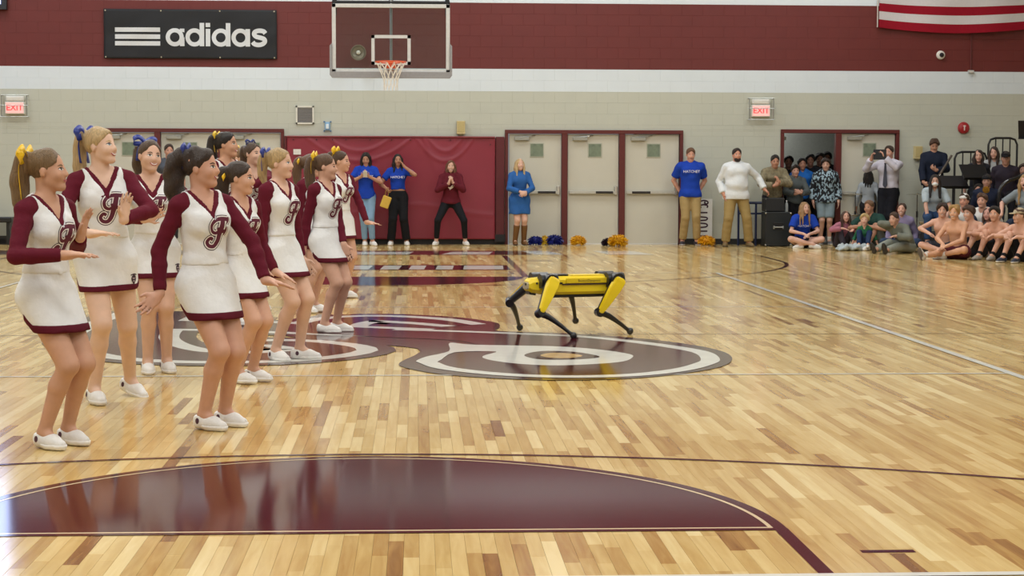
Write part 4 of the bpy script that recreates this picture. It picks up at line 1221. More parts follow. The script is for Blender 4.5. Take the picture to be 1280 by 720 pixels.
# lettering on the side cover facing the court
tv = text2d('BostonDynamics', .03, .003)
flat_print('lettering', tv, lambda a, b: tuple(rp(-.10 - a, .1195, BZc + .036 + b)), mat('#4a4020', .5), RB)
LEGS = [  # hip x, side, foot in court axes relative to the root, yellow outer shell
    (.27, 1, (-.03, -.40), .0), (-.335, 1, (.49, .0), .0), (.27, -1, (-.43, .38), .0), (-.335, -1, (.06, .40), .055)]
for hx, sy, (fxx, fyy), fz in LEGS:
    hip0 = rp(hx, sy * .10, BZc + .045); hip = rp(hx, sy * .165, BZc + .04)
    foot = np.array([fxx, fyy, .03 + fz])
    kn, foot = ik(hip, foot, .315, .335, tuple(hd_ * 1.0 + np.array([0, 0, .0])))
    lg = MB().cyl(tuple(rp(hx + .075, sy * .105, BZc + .04)), tuple(rp(hx - .075, sy * .105, BZc + .04)), .062, n=20).build('hip_motor', BLK, RB, smooth=True)
    MB().cyl(tuple(hip0), tuple(rp(hx, sy * .205, BZc + .04)), .058, n=20).build('hip_cap', BLK, lg, smooth=True)
    MB().cyl(tuple(rp(hx, sy * .205, BZc + .045)), tuple(rp(hx, sy * .215, BZc + .045)), .026, n=14).build('hip_hub', GRY, lg, smooth=True)
    d = unit(kn - hip); sd_ = unit(lf_ * sy - d * d.dot(lf_ * sy)); fw2 = np.cross(d, sd_)
    if fw2.dot(hd_) < 0: fw2 = -fw2
    # thigh: inner black core and the yellow outer shell (tapered, with a flat outer face)
    MB().tube([tuple(hip - d * .01), tuple(hip + (kn - hip) * .5), tuple(kn)], [.046, .038, .030], 10).build('thigh_core', BLK, lg, smooth=True)
    V = []; Q = []
    for u, w_, t0, t1 in ((-.10, .034, .028, .052), (-.03, .058, .022, .062), (.25, .056, .020, .064), (.6, .044, .016, .056), (.9, .032, .012, .046), (1.0, .022, .012, .040)):
        c = hip + (kn - hip) * u - fw2 * .012 * (1 - u)
        for a, b_ in ((-w_, t0), (w_, t0), (w_ * .8, t1), (-w_ * .8, t1)): V.append(tuple(c + fw2 * a + sd_ * b_))
    for i in range(5):
        for k in range(4): Q.append((i * 4 + k, i * 4 + (k + 1) % 4, i * 4 + 4 + (k + 1) % 4, i * 4 + 4 + k))
    Q += [(3, 2, 1, 0), (20, 21, 22, 23)]
    me = bpy.data.meshes.new('thigh_shell'); me.from_pydata(V, [], Q)
    bm = bmesh.new(); bm.from_mesh(me); bmesh.ops.recalc_face_normals(bm, faces=bm.faces); bmesh.ops.bevel(bm, geom=list(bm.edges), offset=.006, segments=2, affect='EDGES'); bm.to_mesh(me); bm.free()
    link('thigh_shell', me, lg, YEL)
    MB().cyl(tuple(kn - sd_ * .03), tuple(kn + sd_ * .034), .036, n=18).build('knee_joint', BLK, lg, smooth=True)
    dn = unit(foot - kn); bow_ = np.cross(dn, sd_)
    if bow_[2] < 0: bow_ = -bow_
    pts = [kn, kn + (foot - kn) * .25 + bow_ * .016, kn + (foot - kn) * .6 + bow_ * .012, kn + (foot - kn) * .88 + bow_ * .002, foot]
    pts = catmull([tuple(p) + (r_,) for p, r_ in zip(pts, (.030, .025, .018, .016, .024))], 4)
    MB().tube([tuple(p[:3]) for p in pts], [p[3] for p in pts], 10).build('shin', BLK, lg, smooth=True)
    MB().sph(tuple(foot), (.030, .030, .030), 14).build('foot', mat('#2a2c2e', .3), lg, smooth=True)

# ------------------------------------------------------------------ cheerleaders
MAROON, WHITE, NAVY = '#5e1628', '#e4e6e8', '#2b2033'
F_STROKES = [([(.72, .93), (.48, .95), (.27, .90), (.12, .74), (.15, .56), (.29, .49), (.40, .56), (.36, .66)], [.13, .13, .12, .12, .11, .10, .10, .09]),
             ([(.55, .93), (.50, .70), (.44, .45), (.38, .24), (.25, .07), (.08, .08), (.01, .21), (.10, .33), (.20, .28)], [.15, .17, .17, .16, .13, .12, .11, .11, .10]),
             ([(.30, .50), (.46, .52), (.63, .55)], [.08, .11, .11]),
             ([(.60, .42), (.645, .55), (.66, .69)], [.05, .09, .05]),
             ([(.68, .78), (.74, .90), (.76, 1.0)], [.04, .10, .06])]
def f_letter(w, grow, ox=0.0, oz=0.0, n=3):
    return join2d([stroke2d([((x - .40) * w + ox, (z - .5) * w + oz) for x, z in P], [(q + grow) * w for q in W], n) for P, W in F_STROKES])

def cheer(label, loc, yaw, skin, H=1.62, v=.008, pel=.86, lean=(0, -.02), cyaw=0, head=(0, 0, 0), L=None, R=None, FL=None, FR=None, hairc='#4a3526', chain=None, bowc='#2a3f9a', bow_at=(0, .095, .07),
          smile=1.0, hvol=1.0, pyaw=0, detail=True, bulk=1.0, bow_size=1.0, tails=.13, iris='#4a3a30', hnoise=None, px=0.0, py=.02, lips='#b8636c'):
    B, o = start(label, loc, yaw, skin, 'cheerleaders in maroon and white on the court', H=H, v=v, pelvis=(px, py, pel), lean=lean, pyaw=pyaw, cyaw=cyaw, head=head, L=L, Rr=R, FL=FL, FR=FR, bulk=bulk)
    s = B.s
    def vn(dep): return local(B, .5, lambda x, y, z: np.where(y < f32(.035), (z + f32(dep * s)) * f32(.62) - np.abs(x) * f32(1.0), f32(-1)))
    mar, wht = cloth(MAROON, .25, 30), cloth(WHITE, .35, 16)
    # maroon long-sleeved layer, seen at the V collar, shoulders and arms
    ops = [infl(q, .006) for q in sel(B, 'torso')] + [local(B, .18, lambda x, y, z: -z), vn(.100)]
    for sd in 'LR': ops += limb_sleeve(B, sd, .007, 1.93, .002)
    ops.append(wrinkle(.0018, 5, 40))
    garment('bodysuit', ops, v, mar, o)
    # white shell
    vops = [infl(q, .012) for q in sel(B, 'torso')]
    vops += [local(B, .105, lambda x, y, z: -z), vn(.148),
             local(B, .37, lambda x, y, z: np.abs(x) - (f32(.114 * s) + np.maximum(f32(.085 * s) - z, 0) * f32(.62)))]
    vops.append(wrinkle(.0025, 9, 34))
    shell = garment('shell_top', vops, v, wht, o)
    # skirt
    def skirt_ops(off):
        t = sel(B, 'torso')
        q = [infl(t[0], .007 + off), infl(t[1], .009 + off), infl(t[2], .009 + off)]
        mid = (B.leg['L'][1] + B.leg['R'][1]) / 2; hipm = (B.leg['L'][0] + B.leg['R'][0]) / 2
        q.append(C(hipm, hipm + (mid - hipm) * .58, .096 * s * bulk + off, .104 * s * bulk + off, .045))
        for sd in 'LR': q.append(infl(cut([x for x in B.ops if x[-1] == 'thigh' + sd][0], .60), .018 + off, .03))
        return q
    hz = -.195 * s
    def zl(x, y): 
        u = np.abs(x) / (np.abs(x) + np.abs(y) + f32(.001)); return f32(hz) + np.maximum(u - f32(.74), 0) * f32(.20)
    sk = skirt_ops(0) + [local(B, 0.0, lambda x, y, z: np.maximum(z - f32(.165 * s), zl(x, y) - z)), wrinkle(.0022, 4, 26)]
    so = garment('skirt', sk, v, wht, o)
    hm = skirt_ops(.004) + [local(B, 0.0, lambda x, y, z: np.maximum(z - zl(x, y) - f32(.034), zl(x, y) - f32(.003) - z)), wrinkle(.0022, 4, 26)]
    garment('hem_trim', hm, v * .9, cloth('#581425', .2), so)
    # emblem on the chest, three layers of print, and the crest on the skirt
    Rc = B.fr(.36); ce = B.sp(.295)
    n_ = 4 if v < .01 else 2
    for nm, col, gr, of in (('emblem_edge', '#3a2030', .125, .0016), ('emblem_outline', '#efece8', .07, .0024), ('emblem', '#5a1730', .0, .0032)):
        decal(nm, f_letter(.172 * s, gr,   .022 * s, -.012, n_), vops, ce, Rc, mat(col, .7, 0, .03), shell, of)
    Rk = B.Rp @ rotz(.45); kc = B.P + B.Rp @ np.array([.105 * s, 0, -.135 * s])
    decal('crest', join2d([ellipse2d((0, .002), .021, .024, 0, 2, 10), stroke2d([(0, -.012), (0, -.036)], [.03, .004], 3), stroke2d([(-.026, .024), (0, .029), (.026, .024)], [.006, .008, .006], 3)]), sk, kc, Rk, mat('#3a2436', .7), so, .002)
    decal('crest_mark', join2d([stroke2d([(-.012, .008), (0, .002), (.012, .008)], [.004, .006, .004], 2), ellipse2d((0, -.012), .006, .006, 0, 1, 6)]), sk, kc, Rk, mat('#b9a9b4', .7), so, .003)
    shoes(B, o, '#e4e3e1', '#efeeec', v * .85, laces='#aab0b6' if detail else None, logo='#4a2a3a' if detail else None)
    face(B, o, skin, smile=smile, detail=detail, brow=hairc, iris=iris, lips=lips)
    hair(B, o, hairc, 'pony', v, chain, vol=hvol, noise=hnoise)
    bow(B, o, bowc, bow_at, bow_size, tails)
    return B, o

# the squad, front row first.  hands and feet are given in court axes (right, away, up) through wl()
BLUE_B, YEL_B = '#26398f', '#efc21e'
def hand(yaw, w, d, n, pole=None, curl=.15, **k):
    h = dict(w=wl(yaw, *w), d=wl(yaw, *d), n=wl(yaw, *n), curl=curl, **k)
    if pole: h['pole'] = wl(yaw, *pole)
    return h
def foot(yaw, a, fy=None, pole=None, pitch=0, roll=0):
    f = dict(a=wl(yaw, *a), pitch=pitch, roll=roll)
    if fy is not None: f['yaw'] = fy
    if pole: f['pole'] = wl(yaw, *pole)
    return f

y = 58
cheer('cheerleader with a yellow bow and long dark blonde ponytail, palms pushed forward', (-1.44, -6.03, 0), y, '#c89a80', H=1.55, v=.0088, pel=.775, head=(28, 4, 0), lean=(0, -.01),
      R=hand(y, (.12, -.22, .975), (1, -.1, .05), (.1, 0, -1), (-.6, -.5, -.7)), L=hand(y, (.14, .08, 1.05), (.3, -.1, 1), (1, -.25, -.2), (.2, .6, -1)),
      FL=foot(y, (.06, .10, .08), -8), FR=foot(y, (-.03, -.04, .08), -8),
      hairc='#7b6346', chain=[(-.0, .12, .06, .035), (0, .145, -.03, .042), (.0, .14, -.16, .038), (0, .12, -.30, .022), (0, .11, -.38, .008)], bowc=YEL_B, smile=.2, bow_at=(0, .105, .085), tails=.17, bow_size=1.3)
y = 24
cheer('tall blonde cheerleader with a blue bow, both palms pressed down in front', (-1.46, -4.29, 0), y, '#dcb8a2', H=1.68, v=.0092, pel=.875, head=(44, 6, 0), lean=(-.02, -.01),
      R=hand(y, (-.04, -.30, 1.02), (1, 0, .05), (0, 0, -1), (-1, -.1, -.6)), L=hand(y, (.15, -.28, 1.10), (.15, -.1, 1), (.75, -.6, 0), (1, .1, -.5)),
      FL=foot(y, (.085, .30, .10), 25, pitch=-14), FR=foot(y, (-.07, -.06, .085), 2), bulk=1.04,
      hairc='#c2a679', chain=[(0, .13, .07, .03), (0, .15, -.03, .036), (0, .145, -.16, .034), (0, .13, -.28, .016)], bowc=BLUE_B, smile=.8, bow_at=(0, .095, .085), bow_size=1.2, tails=.14, iris='#5a6a7a')
y = 14
cheer('brown haired cheerleader with a blue bow smiling, standing beside the tall blonde', (-1.40, -2.75, 0), y, '#d4ac96', H=1.61, v=.0103, pel=.85, head=(16, 2, 6), lean=(-.02, 0),
      R=hand(y, (-.02, -.30, 1.06), (.7, -.2, .35), (.2, -.9, 0), (-1, -.1, -.6)), L=hand(y, (.22, -.22, 1.03), (.6, -.2, .6), (.5, -.8, 0), (1, 0, -.6)),
      hairc='#53402f', chain=[(-.02, .12, .05, .035), (-.03, .14, -.04, .04), (-.02, .13, -.15, .02)], bowc=BLUE_B, smile=1, bow_at=(-.02, .06, .105), bow_size=1.0, FL=foot(y, (.07, .04, .08), 8), FR=foot(y, (-.05, -.03, .08), -2))
y = 40
cheer('dark haired cheerleader with a big wavy ponytail, arms swung out low', (-0.72, -5.40, 0), y, '#cc9d86', H=1.57, v=.0088, pel=.785, head=(38, 2, 0), lean=(-.01, .02), px=-.01,
      R=hand(y, (-.25, -.10, .735), (-.55, -.25, -.55), (.35, -.55, .6), (-.5, .3, -.1), .2, spread=.2), L=hand(y, (.30, -.02, .80), (1, -.1, -.22), (0, -.15, -1), (.2, .5, .6), .1, spread=.25),
      FL=foot(y, (.065, .09, .08), 14), FR=foot(y, (-.03, -.05, .08), 14),
      hairc='#33251e', chain=[(0, .115, .065, .042), (0, .15, .02, .050), (0, .155, -.07, .050), (0, .14, -.16, .042), (0, .125, -.25, .014)], bowc=BLUE_B, smile=.9, hvol=1.1, bow_at=(.01, .085, .11), bow_size=.8, hnoise=.008)
y = 50
cheer('short cheerleader with a low dark brown ponytail behind the wavy haired one', (-0.76, -3.35, 0), y, '#cfa28b', H=1.50, v=.0098, pel=.745, head=(26, -2, 0), lean=(0, -.02),
      R=hand(y, (-.10, -.20, .68), (.3, -.2, -.8), (.2, -1, 0)), L=hand(y, (.22, .12, .72), (.9, 0, -.4), (0, 0, -1)),
      FL=foot(y, (.07, .08, .08), 12), FR=foot(y, (-.02, -.05, .08), 12),
      hairc='#382a22', chain=[(0, .125, .03, .04), (0, .135, -.05, .045), (0, .12, -.13, .02)], bowc=YEL_B, smile=.8, bow_at=(0, .105, .0), bow_size=.7)
y = 54
cheer('blonde cheerleader with a blue bow and her arm hanging straight down', (-0.59, -1.99, 0), y, '#d8b09a', H=1.60, v=.0108, pel=.81, head=(18, 2, 0), lean=(0, .0),
      R=hand(y, (-.13, -.14, .70), (.6, -.25, -.6), (.2, -.5, .6), (-.6, .3, 0), .2), L=hand(y, (.14, .18, .68), (.5, 0, -.8), (0, -1, 0)),
      FL=foot(y, (.12, .06, .08), 30), FR=foot(y, (-.05, -.02, .08), -14),
      hairc='#b79a6c', chain=[(0, .13, .05, .03), (0, .145, -.04, .034), (0, .13, -.14, .016)], bowc=BLUE_B, smile=.6, bow_at=(0, .11, .085), iris='#5a6a7a', detail=True)
y = 52
cheer('brown haired cheerleader with a yellow bow standing at the emblem', (-0.37, 0.22, 0), y, '#cca08a', H=1.57, v=.0122, pel=.80, head=(30, 0, 0), lean=(-.0, .0),
      R=hand(y, (-.20, -.06, .72), (-.1, 0, -1), (.3, -.9, 0), (-.6, .4, 0)), L=hand(y, (.14, -.02, .76), (.35, 0, -.9), (0, -1, 0)),
      FL=foot(y, (.07, .08, .08), 20), FR=foot(y, (-.03, -.04, .08), 20),
      hairc='#5e4634', chain=[(0, .13, .06, .035), (0, .15, -.03, .042), (0, .14, -.14, .036), (0, .13, -.22, .014)], bowc=YEL_B, smile=.8, bow_at=(0, .10, .095), bow_size=1.1, detail=False)
y = 48
cheer('cheerleader with a yellow bow holding one arm out low, partly hidden', (-0.43, 4.31, 0), y, '#cca08a', H=1.62, v=.0145, pel=.85, head=(24, 0, 0), px=.0,
      R=hand(y, (-.15, -.1, .75), (0, 0, -1), (.3, -.9, 0)), L=hand(y, (.30, -.02, .78), (1, 0, -.1), (0, 0, -1), (0, .5, .6)),
      hairc='#4e3a2c', chain=[(0, .13, .06, .04), (0, .14, -.05, .03), (0, .13, -.12, .012)], bowc=YEL_B, smile=.8, bow_at=(0, .06, .12), bow_size=1.2, detail=False)
y = 62
cheer('cheerleader with a light brown ponytail and yellow ribbon, seen from behind her neighbour', (-0.64, 2.38, 0), y, '#cca08a', H=1.56, v=.0145, pel=.82, head=(20, 0, 0),
      R=hand(y, (-.10, -.16, .72), (0, 0, -1), (.3, -.9, 0)), L=hand(y, (.15, .1, .72), (.3, 0, -.9), (0, -1, 0)),
      hairc='#6b503a', chain=[(0, .13, .05, .036), (0, .15, -.05, .042), (0, .14, -.17, .03), (0, .13, -.24, .012)], bowc=YEL_B, smile=.6, bow_at=(0, .125, .04), bow_size=.8, detail=False)
y = 46
cheer('tall black haired cheerleader with a yellow ribbon in the second row', (-1.29, 0.85, 0), y, '#c6977c', H=1.76, v=.013, pel=.93, head=(28, 4, 0),
      hairc='#1f1816', chain=[(0, .13, .05, .04), (0, .15, -.05, .046), (0, .14, -.17, .034), (0, .13, -.26, .012)], bowc='#e8c53a', smile=1, bow_at=(0, .085, .09), bow_size=.9, detail=True, tails=.16,
      L=hand(y, (.2, -.05, .80), (.3, 0, -.9), (0, -1, 0)), R=hand(y, (-.15, -.2, .80), (.3, 0, -.9), (0, -1, 0)))
y = 44
cheer('light brown haired cheerleader with a yellow bow peeking over a shoulder', (-1.55, 4.66, 0), y, '#d2aa95', H=1.655, v=.0145, pel=.87, head=(22, 2, 0),
      hairc='#7a5f45', chain=[(0, .13, .05, .04), (0, .15, -.05, .04), (0, .14, -.15, .014)], bowc='#f0d25a', smile=.9, bow_at=(-.0, .05, .115), bow_size=.9, detail=False,
      L=hand(y, (.2, -.05, .80), (.3, 0, -.9), (0, -1, 0)), R=hand(y, (-.15, -.2, .80), (.3, 0, -.9), (0, -1, 0)))
y = 28
cheer('brown haired cheerleader with a dark blue bow and her arms folded up at her chest', (-1.22, 2.63, 0), y, '#d2aa95', H=1.68, v=.014, pel=.89, head=(22, 4, 0),
      hairc='#4d392b', chain=[(0, .13, .05, .034), (0, .14, -.05, .03), (0, .13, -.12, .012)], bowc='#223070', smile=.4, bow_at=(0, .03, .125), bow_size=.75, detail=False,
      L=hand(y, (-.06, -.24, 1.22), (-1, -.1, .25), (0, .6, -.6), (1, -.2, .2)), R=hand(y, (-.10, -.22, 1.28), (.2, -.1, 1), (.7, -.6, 0), (-1, -.2, .3)))

# ------------------------------------------------------------------ onlookers
def folk(label, loc, yaw, skin, H=1.7, sex='f', v=.0150, pose='stand', head=(0, 0, 0), hairc='#3a2a20', hstyle='short', hv=1.0, smile=.4, group=None, lean=None, wear=(), L=None, R=None, FL=None, FR=None,
         pel=None, bulk=1.0, shoe=('#d8d6d2', '#e8e6e2'), sock=None, chain=None, detail=False, cyaw=0, boot=0, wid=1.0, hline=0.0, hd=1.0, bust=.9, nobeard=True):
    s = H / 1.65
    if pose == 'stand': P = (0, .02, .88 * s); le = (0, .0)
    elif pose == 'cross':
        P = (0, .0, .125 * s); le = (0, -.14 * s)
        FL = FL or dict(a=(-.10 * s, -.34 * s, .075), pole=(1, -.25, .25), yaw=-70, roll=20); FR = FR or dict(a=(.10 * s, -.40 * s, .085), pole=(-1, -.25, .25), yaw=70, roll=-20)
    elif pose == 'knees':
        P = (0, .0, .125 * s); le = (0, -.20 * s)
        FL = FL or dict(a=(.13 * s, -.50 * s, .085 * s), pole=(.15, -.3, 1), yaw=6); FR = FR or dict(a=(-.13 * s, -.46 * s, .085 * s), pole=(-.15, -.3, 1), yaw=-6)
    elif pose == 'out':
        P = (0, .0, .125 * s); le = (0, -.2 * s)
        FL = FL or dict(a=(.13 * s, -.80 * s, .07), pole=(.05, -.2, 1), pitch=72, yaw=8); FR = FR or dict(a=(-.13 * s, -.78 * s, .07), pole=(-.05, -.2, 1), pitch=72, yaw=-8)
    elif pose == 'bench':
        P = (0, .0, .52); le = (0, -.06)
        FL = FL or dict(a=(.13, -.46, .085), pole=(.1, -1, .5)); FR = FR or dict(a=(-.13, -.46, .085), pole=(-.1, -1, .5))
    if pel is not None: P = pel
    if lean is not None: le = lean
    B, o = start(label, loc, yaw, skin, group, H=H, sex=sex, v=v, pelvis=P, lean=le, head=head, L=L, Rr=R, FL=FL, FR=FR, bulk=bulk, cyaw=cyaw, hd=hd, bust=bust)
    for w in wear:
        k = w[0]; kw = dict(w[2]) if len(w) > 2 else {}
        if k == 'text':
            decal('lettering', text2d(w[1], kw.get('size', .058) * s, .008), B.topops, B.sp(kw.get('t', .33)), B.fr(.33), mat(kw.get('col', '#d9dbe6'), .7), B.topobj, .004)
        elif k == 'logo':
            decal('emblem', join2d([stroke2d([(-.05, .0), (0, -.02), (.06, .03)], [.02, .03, .02], 3), stroke2d([(-.02, -.05), (.0, .0), (.03, .04)], [.01, .02, .01], 3)]), B.topops, B.sp(kw.get('t', .33)), B.fr(.33), mat(w[1], .7), B.topobj, .004)
        elif k in ('shirt', 'hoodie', 'jacket', 'sweater', 'dress', 'pullover'): B.topobj = top(B, o, k, w[1], **kw)
        elif k in ('trousers', 'jeans', 'shorts', 'leggings', 'skirt'): pants(B, o, k, w[1], **kw)
    shoes(B, o, shoe[0], shoe[1], v * .85, sock=sock, boot=boot)
    face(B, o, skin, smile=smile, detail=detail, brow=hairc, lips='#b0696a' if sex == 'f' else '#a8746a', lash=False)
    if hstyle: hair(B, o, hairc, hstyle, v, chain, vol=hv, wid=wid, line=hline)
    return B, o
def beard(B, o, col):
    R = B.Rh; g = B.g; hs = B.hs
    ops = [E_(g(0, -.040, -.072), R, np.array([.060, .056, .050]) * hs, .02), ['sub', E_(g(0, -.09, -.052), R, np.array([.022, .03, .012]) * hs, .006)],
           ['max', lambda X, Y, Z: ((X - f32(B.hc[0])) * f32(R[0, 2]) + (Y - f32(B.hc[1])) * f32(R[1, 2]) + (Z - f32(B.hc[2])) * f32(R[2, 2])) + f32(.038 * hs)]]
    garment('beard', ops, B.v * .9, hairm(col), o)
def cap(B, o, col, back=False):
    R = B.Rh; g = B.g; hs = B.hs
    ops = [E_(g(0, .012, .045), R, np.array([.084, .104, .088]) * hs, .02), ['max', lambda X, Y, Z: f32(.040 * hs) - ((X - f32(B.hc[0])) * f32(R[0, 2]) + (Y - f32(B.hc[1])) * f32(R[1, 2]) + (Z - f32(B.hc[2])) * f32(R[2, 2]))]]
    c = garment('cap', ops, B.v * .9, cloth(col, .2), o)
    sy = 1 if back else -1
    garment('cap_brim', [E_(g(0, sy * .115, .042), R @ rotx(-.15 * sy), np.array([.068, .062, .010]) * hs, .01)], B.v * .8, cloth(col, .2), c)
def fmask(B, o):
    R = B.Rh; g = B.g; hs = B.hs
    ops = [E_(g(0, -.040, -.048), R, np.array([.060, .066, .042]) * hs, .02), E_(g(0, -.09, -.035), R, np.array([.022, .022, .026]) * hs, .02)]
    garment('face_mask', ops, B.v * .8, cloth('#e6e8ea', .15), o)
def headops(B): return [q for q in B.ops if (q[0] in 'ce' and q[-1] == 'head') or q[0] == 'sub']
def open_mouth(B, o):
    V, Q = ellipse2d((0, -.06), .016, .017); decal('open_mouth', ([p * B.hs for p in V], Q), headops(B), B.hc, B.Rh, mat('#3a1718', .5), o, .004)
def glasses(B, o):
    for sx in (-1, 1):
        V, Q = ellipse2d((sx * .031, .004), .023, .017); decal('dark_lens', ([p * B.hs for p in V], Q), headops(B), B.hc, B.Rh, mat('#101012', .15), o, .012)
TEE = '#1b3fa6'
def speckle_mat():
    m, nt, b = base_mat('speckled_cloth'); tc = node(nt, 'ShaderNodeTexCoord'); mp = node(nt, 'ShaderNodeMapping'); mp.inputs['Scale'].default_value = (26, 26, 17); mp.inputs['Rotation'].default_value = (.3, .6, .2)
    nz = node(nt, 'ShaderNodeTexNoise'); nz.inputs['Scale'].default_value = 1.0; nz.inputs['Detail'].default_value = 1
    rp = node(nt, 'ShaderNodeValToRGB'); rp.color_ramp.interpolation = 'CONSTANT'; e = rp.color_ramp.elements; e[0].color = lin('#15181f'); e[1].position = .52; e[1].color = lin('#8fa6b4')
    nt.links.new(tc.outputs['Object'], mp.inputs[0]); nt.links.new(mp.outputs[0], nz.inputs[0]); nt.links.new(nz.outputs[0], rp.inputs[0]); nt.links.new(rp.outputs[0], b.inputs['Base Color']); b.inputs['Roughness'].default_value = .85
    return m
STD = 'onlookers standing along the far wall'
y = 0
W = lambda x, yy, z: (x, yy, z)
folk('woman in blue tee and light jeans looking at the phone in her hands', (-.54, 17.86, 0), 0, '#b98b74', H=1.74, head=(0, -22, 0), hairc='#15100f', hstyle='long', group=STD, wear=[('shirt', TEE, dict(sleeve=.62, hem=-.06)), ('text', 'HATCHET'), ('jeans', '#7d9cb8', dict(off=.008))],
     L=dict(w=(.075, -.24, 1.27), pole=(1, .2, -.8), d=(-.6, -.2, .5), n=(0, .6, 1), curl=.6), R=dict(w=(-.085, -.24, 1.27), pole=(-1, .2, -.8), d=(.6, -.2, .5), n=(0, .6, 1), curl=.6), FL=dict(a=(.12, -.04, .085), yaw=25), FR=dict(a=(-.02, .0, .085), yaw=0), smile=.6)
folk('woman in cropped blue tee and black trousers with one hand raised to her ear', (.05, 17.92, 0), 0, '#a97b62', H=1.71, head=(6, 0, 0), hairc='#14100f', hstyle='long', group=STD, wear=[('shirt', TEE, dict(sleeve=.62, hem=.12)), ('text', 'HATCHET', dict(t=.34)), ('trousers', '#17171b', dict(ln=1.93, off=.02, ease=.02))],
     L=dict(w=(.12, -.14, 1.46), pole=(1, -.2, -.8), d=(-.5, .1, .8), n=(-.8, 0, -.4), curl=.5), R=dict(w=(-.20, -.22, 1.05), pole=(-1, .4, -.6), d=(.2, -.5, -.3), n=(1, 0, 0), curl=1.0), FL=dict(a=(.16, .0, .085)), FR=dict(a=(-.13, .0, .085)), smile=.6)
folk('woman in maroon hoodie and black leggings, legs apart, hands clasped under her chin', (1.03, 17.9, 0), 0, '#d0a592', H=1.66, head=(0, -4, 0), hairc='#6b4630', hstyle='long', hv=.7, group=STD, wear=[('hoodie', '#5d1a26', dict(sleeve=1.9, off=.02, hem=-.05, neck='hood')), ('logo', '#e4dede', dict(t=.26)), ('leggings', '#18181d', dict(off=.004, ln=1.86, wr=0))],
     pel=(0, .02, .82), L=dict(w=(.03, -.16, 1.17), pole=(1, .1, -.9), d=(-.2, -.1, 1), n=(-1, .3, 0), curl=.7), R=dict(w=(-.04, -.17, 1.15), pole=(-1, .1, -.9), d=(.2, -.1, 1), n=(1, .3, 0), curl=.7), FL=dict(a=(.27, .0, .085), yaw=20, pole=(.5, -1, 0)), FR=dict(a=(-.27, .0, .085), yaw=-20, pole=(-.5, -1, 0)), smile=.9, detail=True)
B, o = folk('blonde woman in a blue denim dress and tall brown boots by the double doors', (2.32, 17.98, 0), 12, '#d4a995', H=1.63, head=(4, 0, 0), hairc='#c9ad7e', hstyle='long', hv=.3, group=STD, wear=[('dress', '#2f5fa0', dict(sleeve=1.92, off=.016, hem=-.29, neck='collar', flare=.12))],
     L=dict(w=(.05, -.22, .99), pole=(1, .3, -.6), d=(-.7, -.3, -.4), n=(0, 1, -.2), curl=.7), R=dict(w=(-.05, -.22, 1.0), pole=(-1, .3, -.6), d=(.7, -.3, -.4), n=(0, 1, -.2), curl=.7), shoe=('#6e4a25', '#4a3018'), boot=.32, smile=.9, detail=True)
folk('man in blue tee and khaki trousers with his hands behind his back', (5.52, 17.95, 0), 0, '#c89580', H=1.84, sex='m', head=(0, -10, 0), hairc='#6a4a34', hstyle='short', group=STD, wear=[('shirt', TEE, dict(sleeve=.75, hem=-.07, off=.018, ease=.02)), ('text', 'HATCHET', dict(size=.062, t=.36)), ('trousers', '#a18a5d', dict(off=.018, ease=.012))],
     L=dict(w=(.16, .16, .98), pole=(1, .5, 0), d=(-.8, .3, -.3), n=(0, 1, 0)), R=dict(w=(-.16, .16, .98), pole=(-1, .5, 0), d=(.8, .3, -.3), n=(0, 1, 0)), shoe=('#2b2430', '#bdb6b2'), FL=dict(a=(.12, -.06, .09), yaw=20), FR=dict(a=(-.14, .02, .09), yaw=-10), smile=.1, detail=True)
B, o = folk('bearded man in white pullover and khaki trousers leaning a hand on the black case', (6.30, 17.45, 0), 2, '#c68f78', H=1.83, sex='m', bulk=1.16, head=(4, 0, 0), hairc='#2a1d18', hstyle='short', group=STD, wear=[('pullover', '#d9dee2', dict(sleeve=1.93, hem=-.09, off=.02, ease=.01, neck='collar')), ('trousers', '#9a8455', dict(off=.022, ease=.022, ln=1.97))],
     L=dict(w=(.52, -.02, 1.06), pole=(.4, .8, .3), d=(.6, -.2, -.5), n=(0, 0, -1), curl=.8), R=dict(w=(-.25, -.02, .98), pole=(-.5, .8, 0), d=(.2, -.2, -1), n=(1, 0, 0)), shoe=('#75613f', '#4f4535'), FL=dict(a=(.24, .0, .09), yaw=14, pole=(.2, -1, 0)), FR=dict(a=(-.20, .0, .09), yaw=-14, pole=(-.2, -1, 0)), smile=.2, detail=True)
beard(B, o, '#2a1d18')
folk('dark haired man in tan patterned jacket leaning on the black case, hands at his mouth', (7.10, 18.08, 0), 0, '#b5846c', H=1.74, sex='m', head=(0, -8, 0), hairc='#17110f', hstyle='short', group=STD, lean=(0, -.18), wear=[('jacket', '#7d745c', dict(sleeve=1.9, off=.025, neck='collar', m=mat('#7d745c', .85, 0, .35, 22, .3, 20))), ('trousers', '#2a2a30', {})],
     L=dict(w=(.03, -.40, 1.20), pole=(1, -.1, -.7), d=(-.3, .1, .8), n=(-.6, .5, 0), curl=.9), R=dict(w=(-.06, -.42, 1.12), pole=(-1, -.1, -.6), d=(.6, 0, .3), n=(0, .8, 0), curl=.9), smile=.3)
folk('man peering past the cheerleaders from the far left door', (-4.14, 17.85, 0), 15, '#c0907c', H=1.88, sex='m', hairc='#3b2c24', group=STD, wear=[('shirt', '#4b4f58', dict(sleeve=.7, hem=-.06)), ('trousers', '#2f3036', {})], smile=.3)
DR = 'boys gathered in the open doorway'
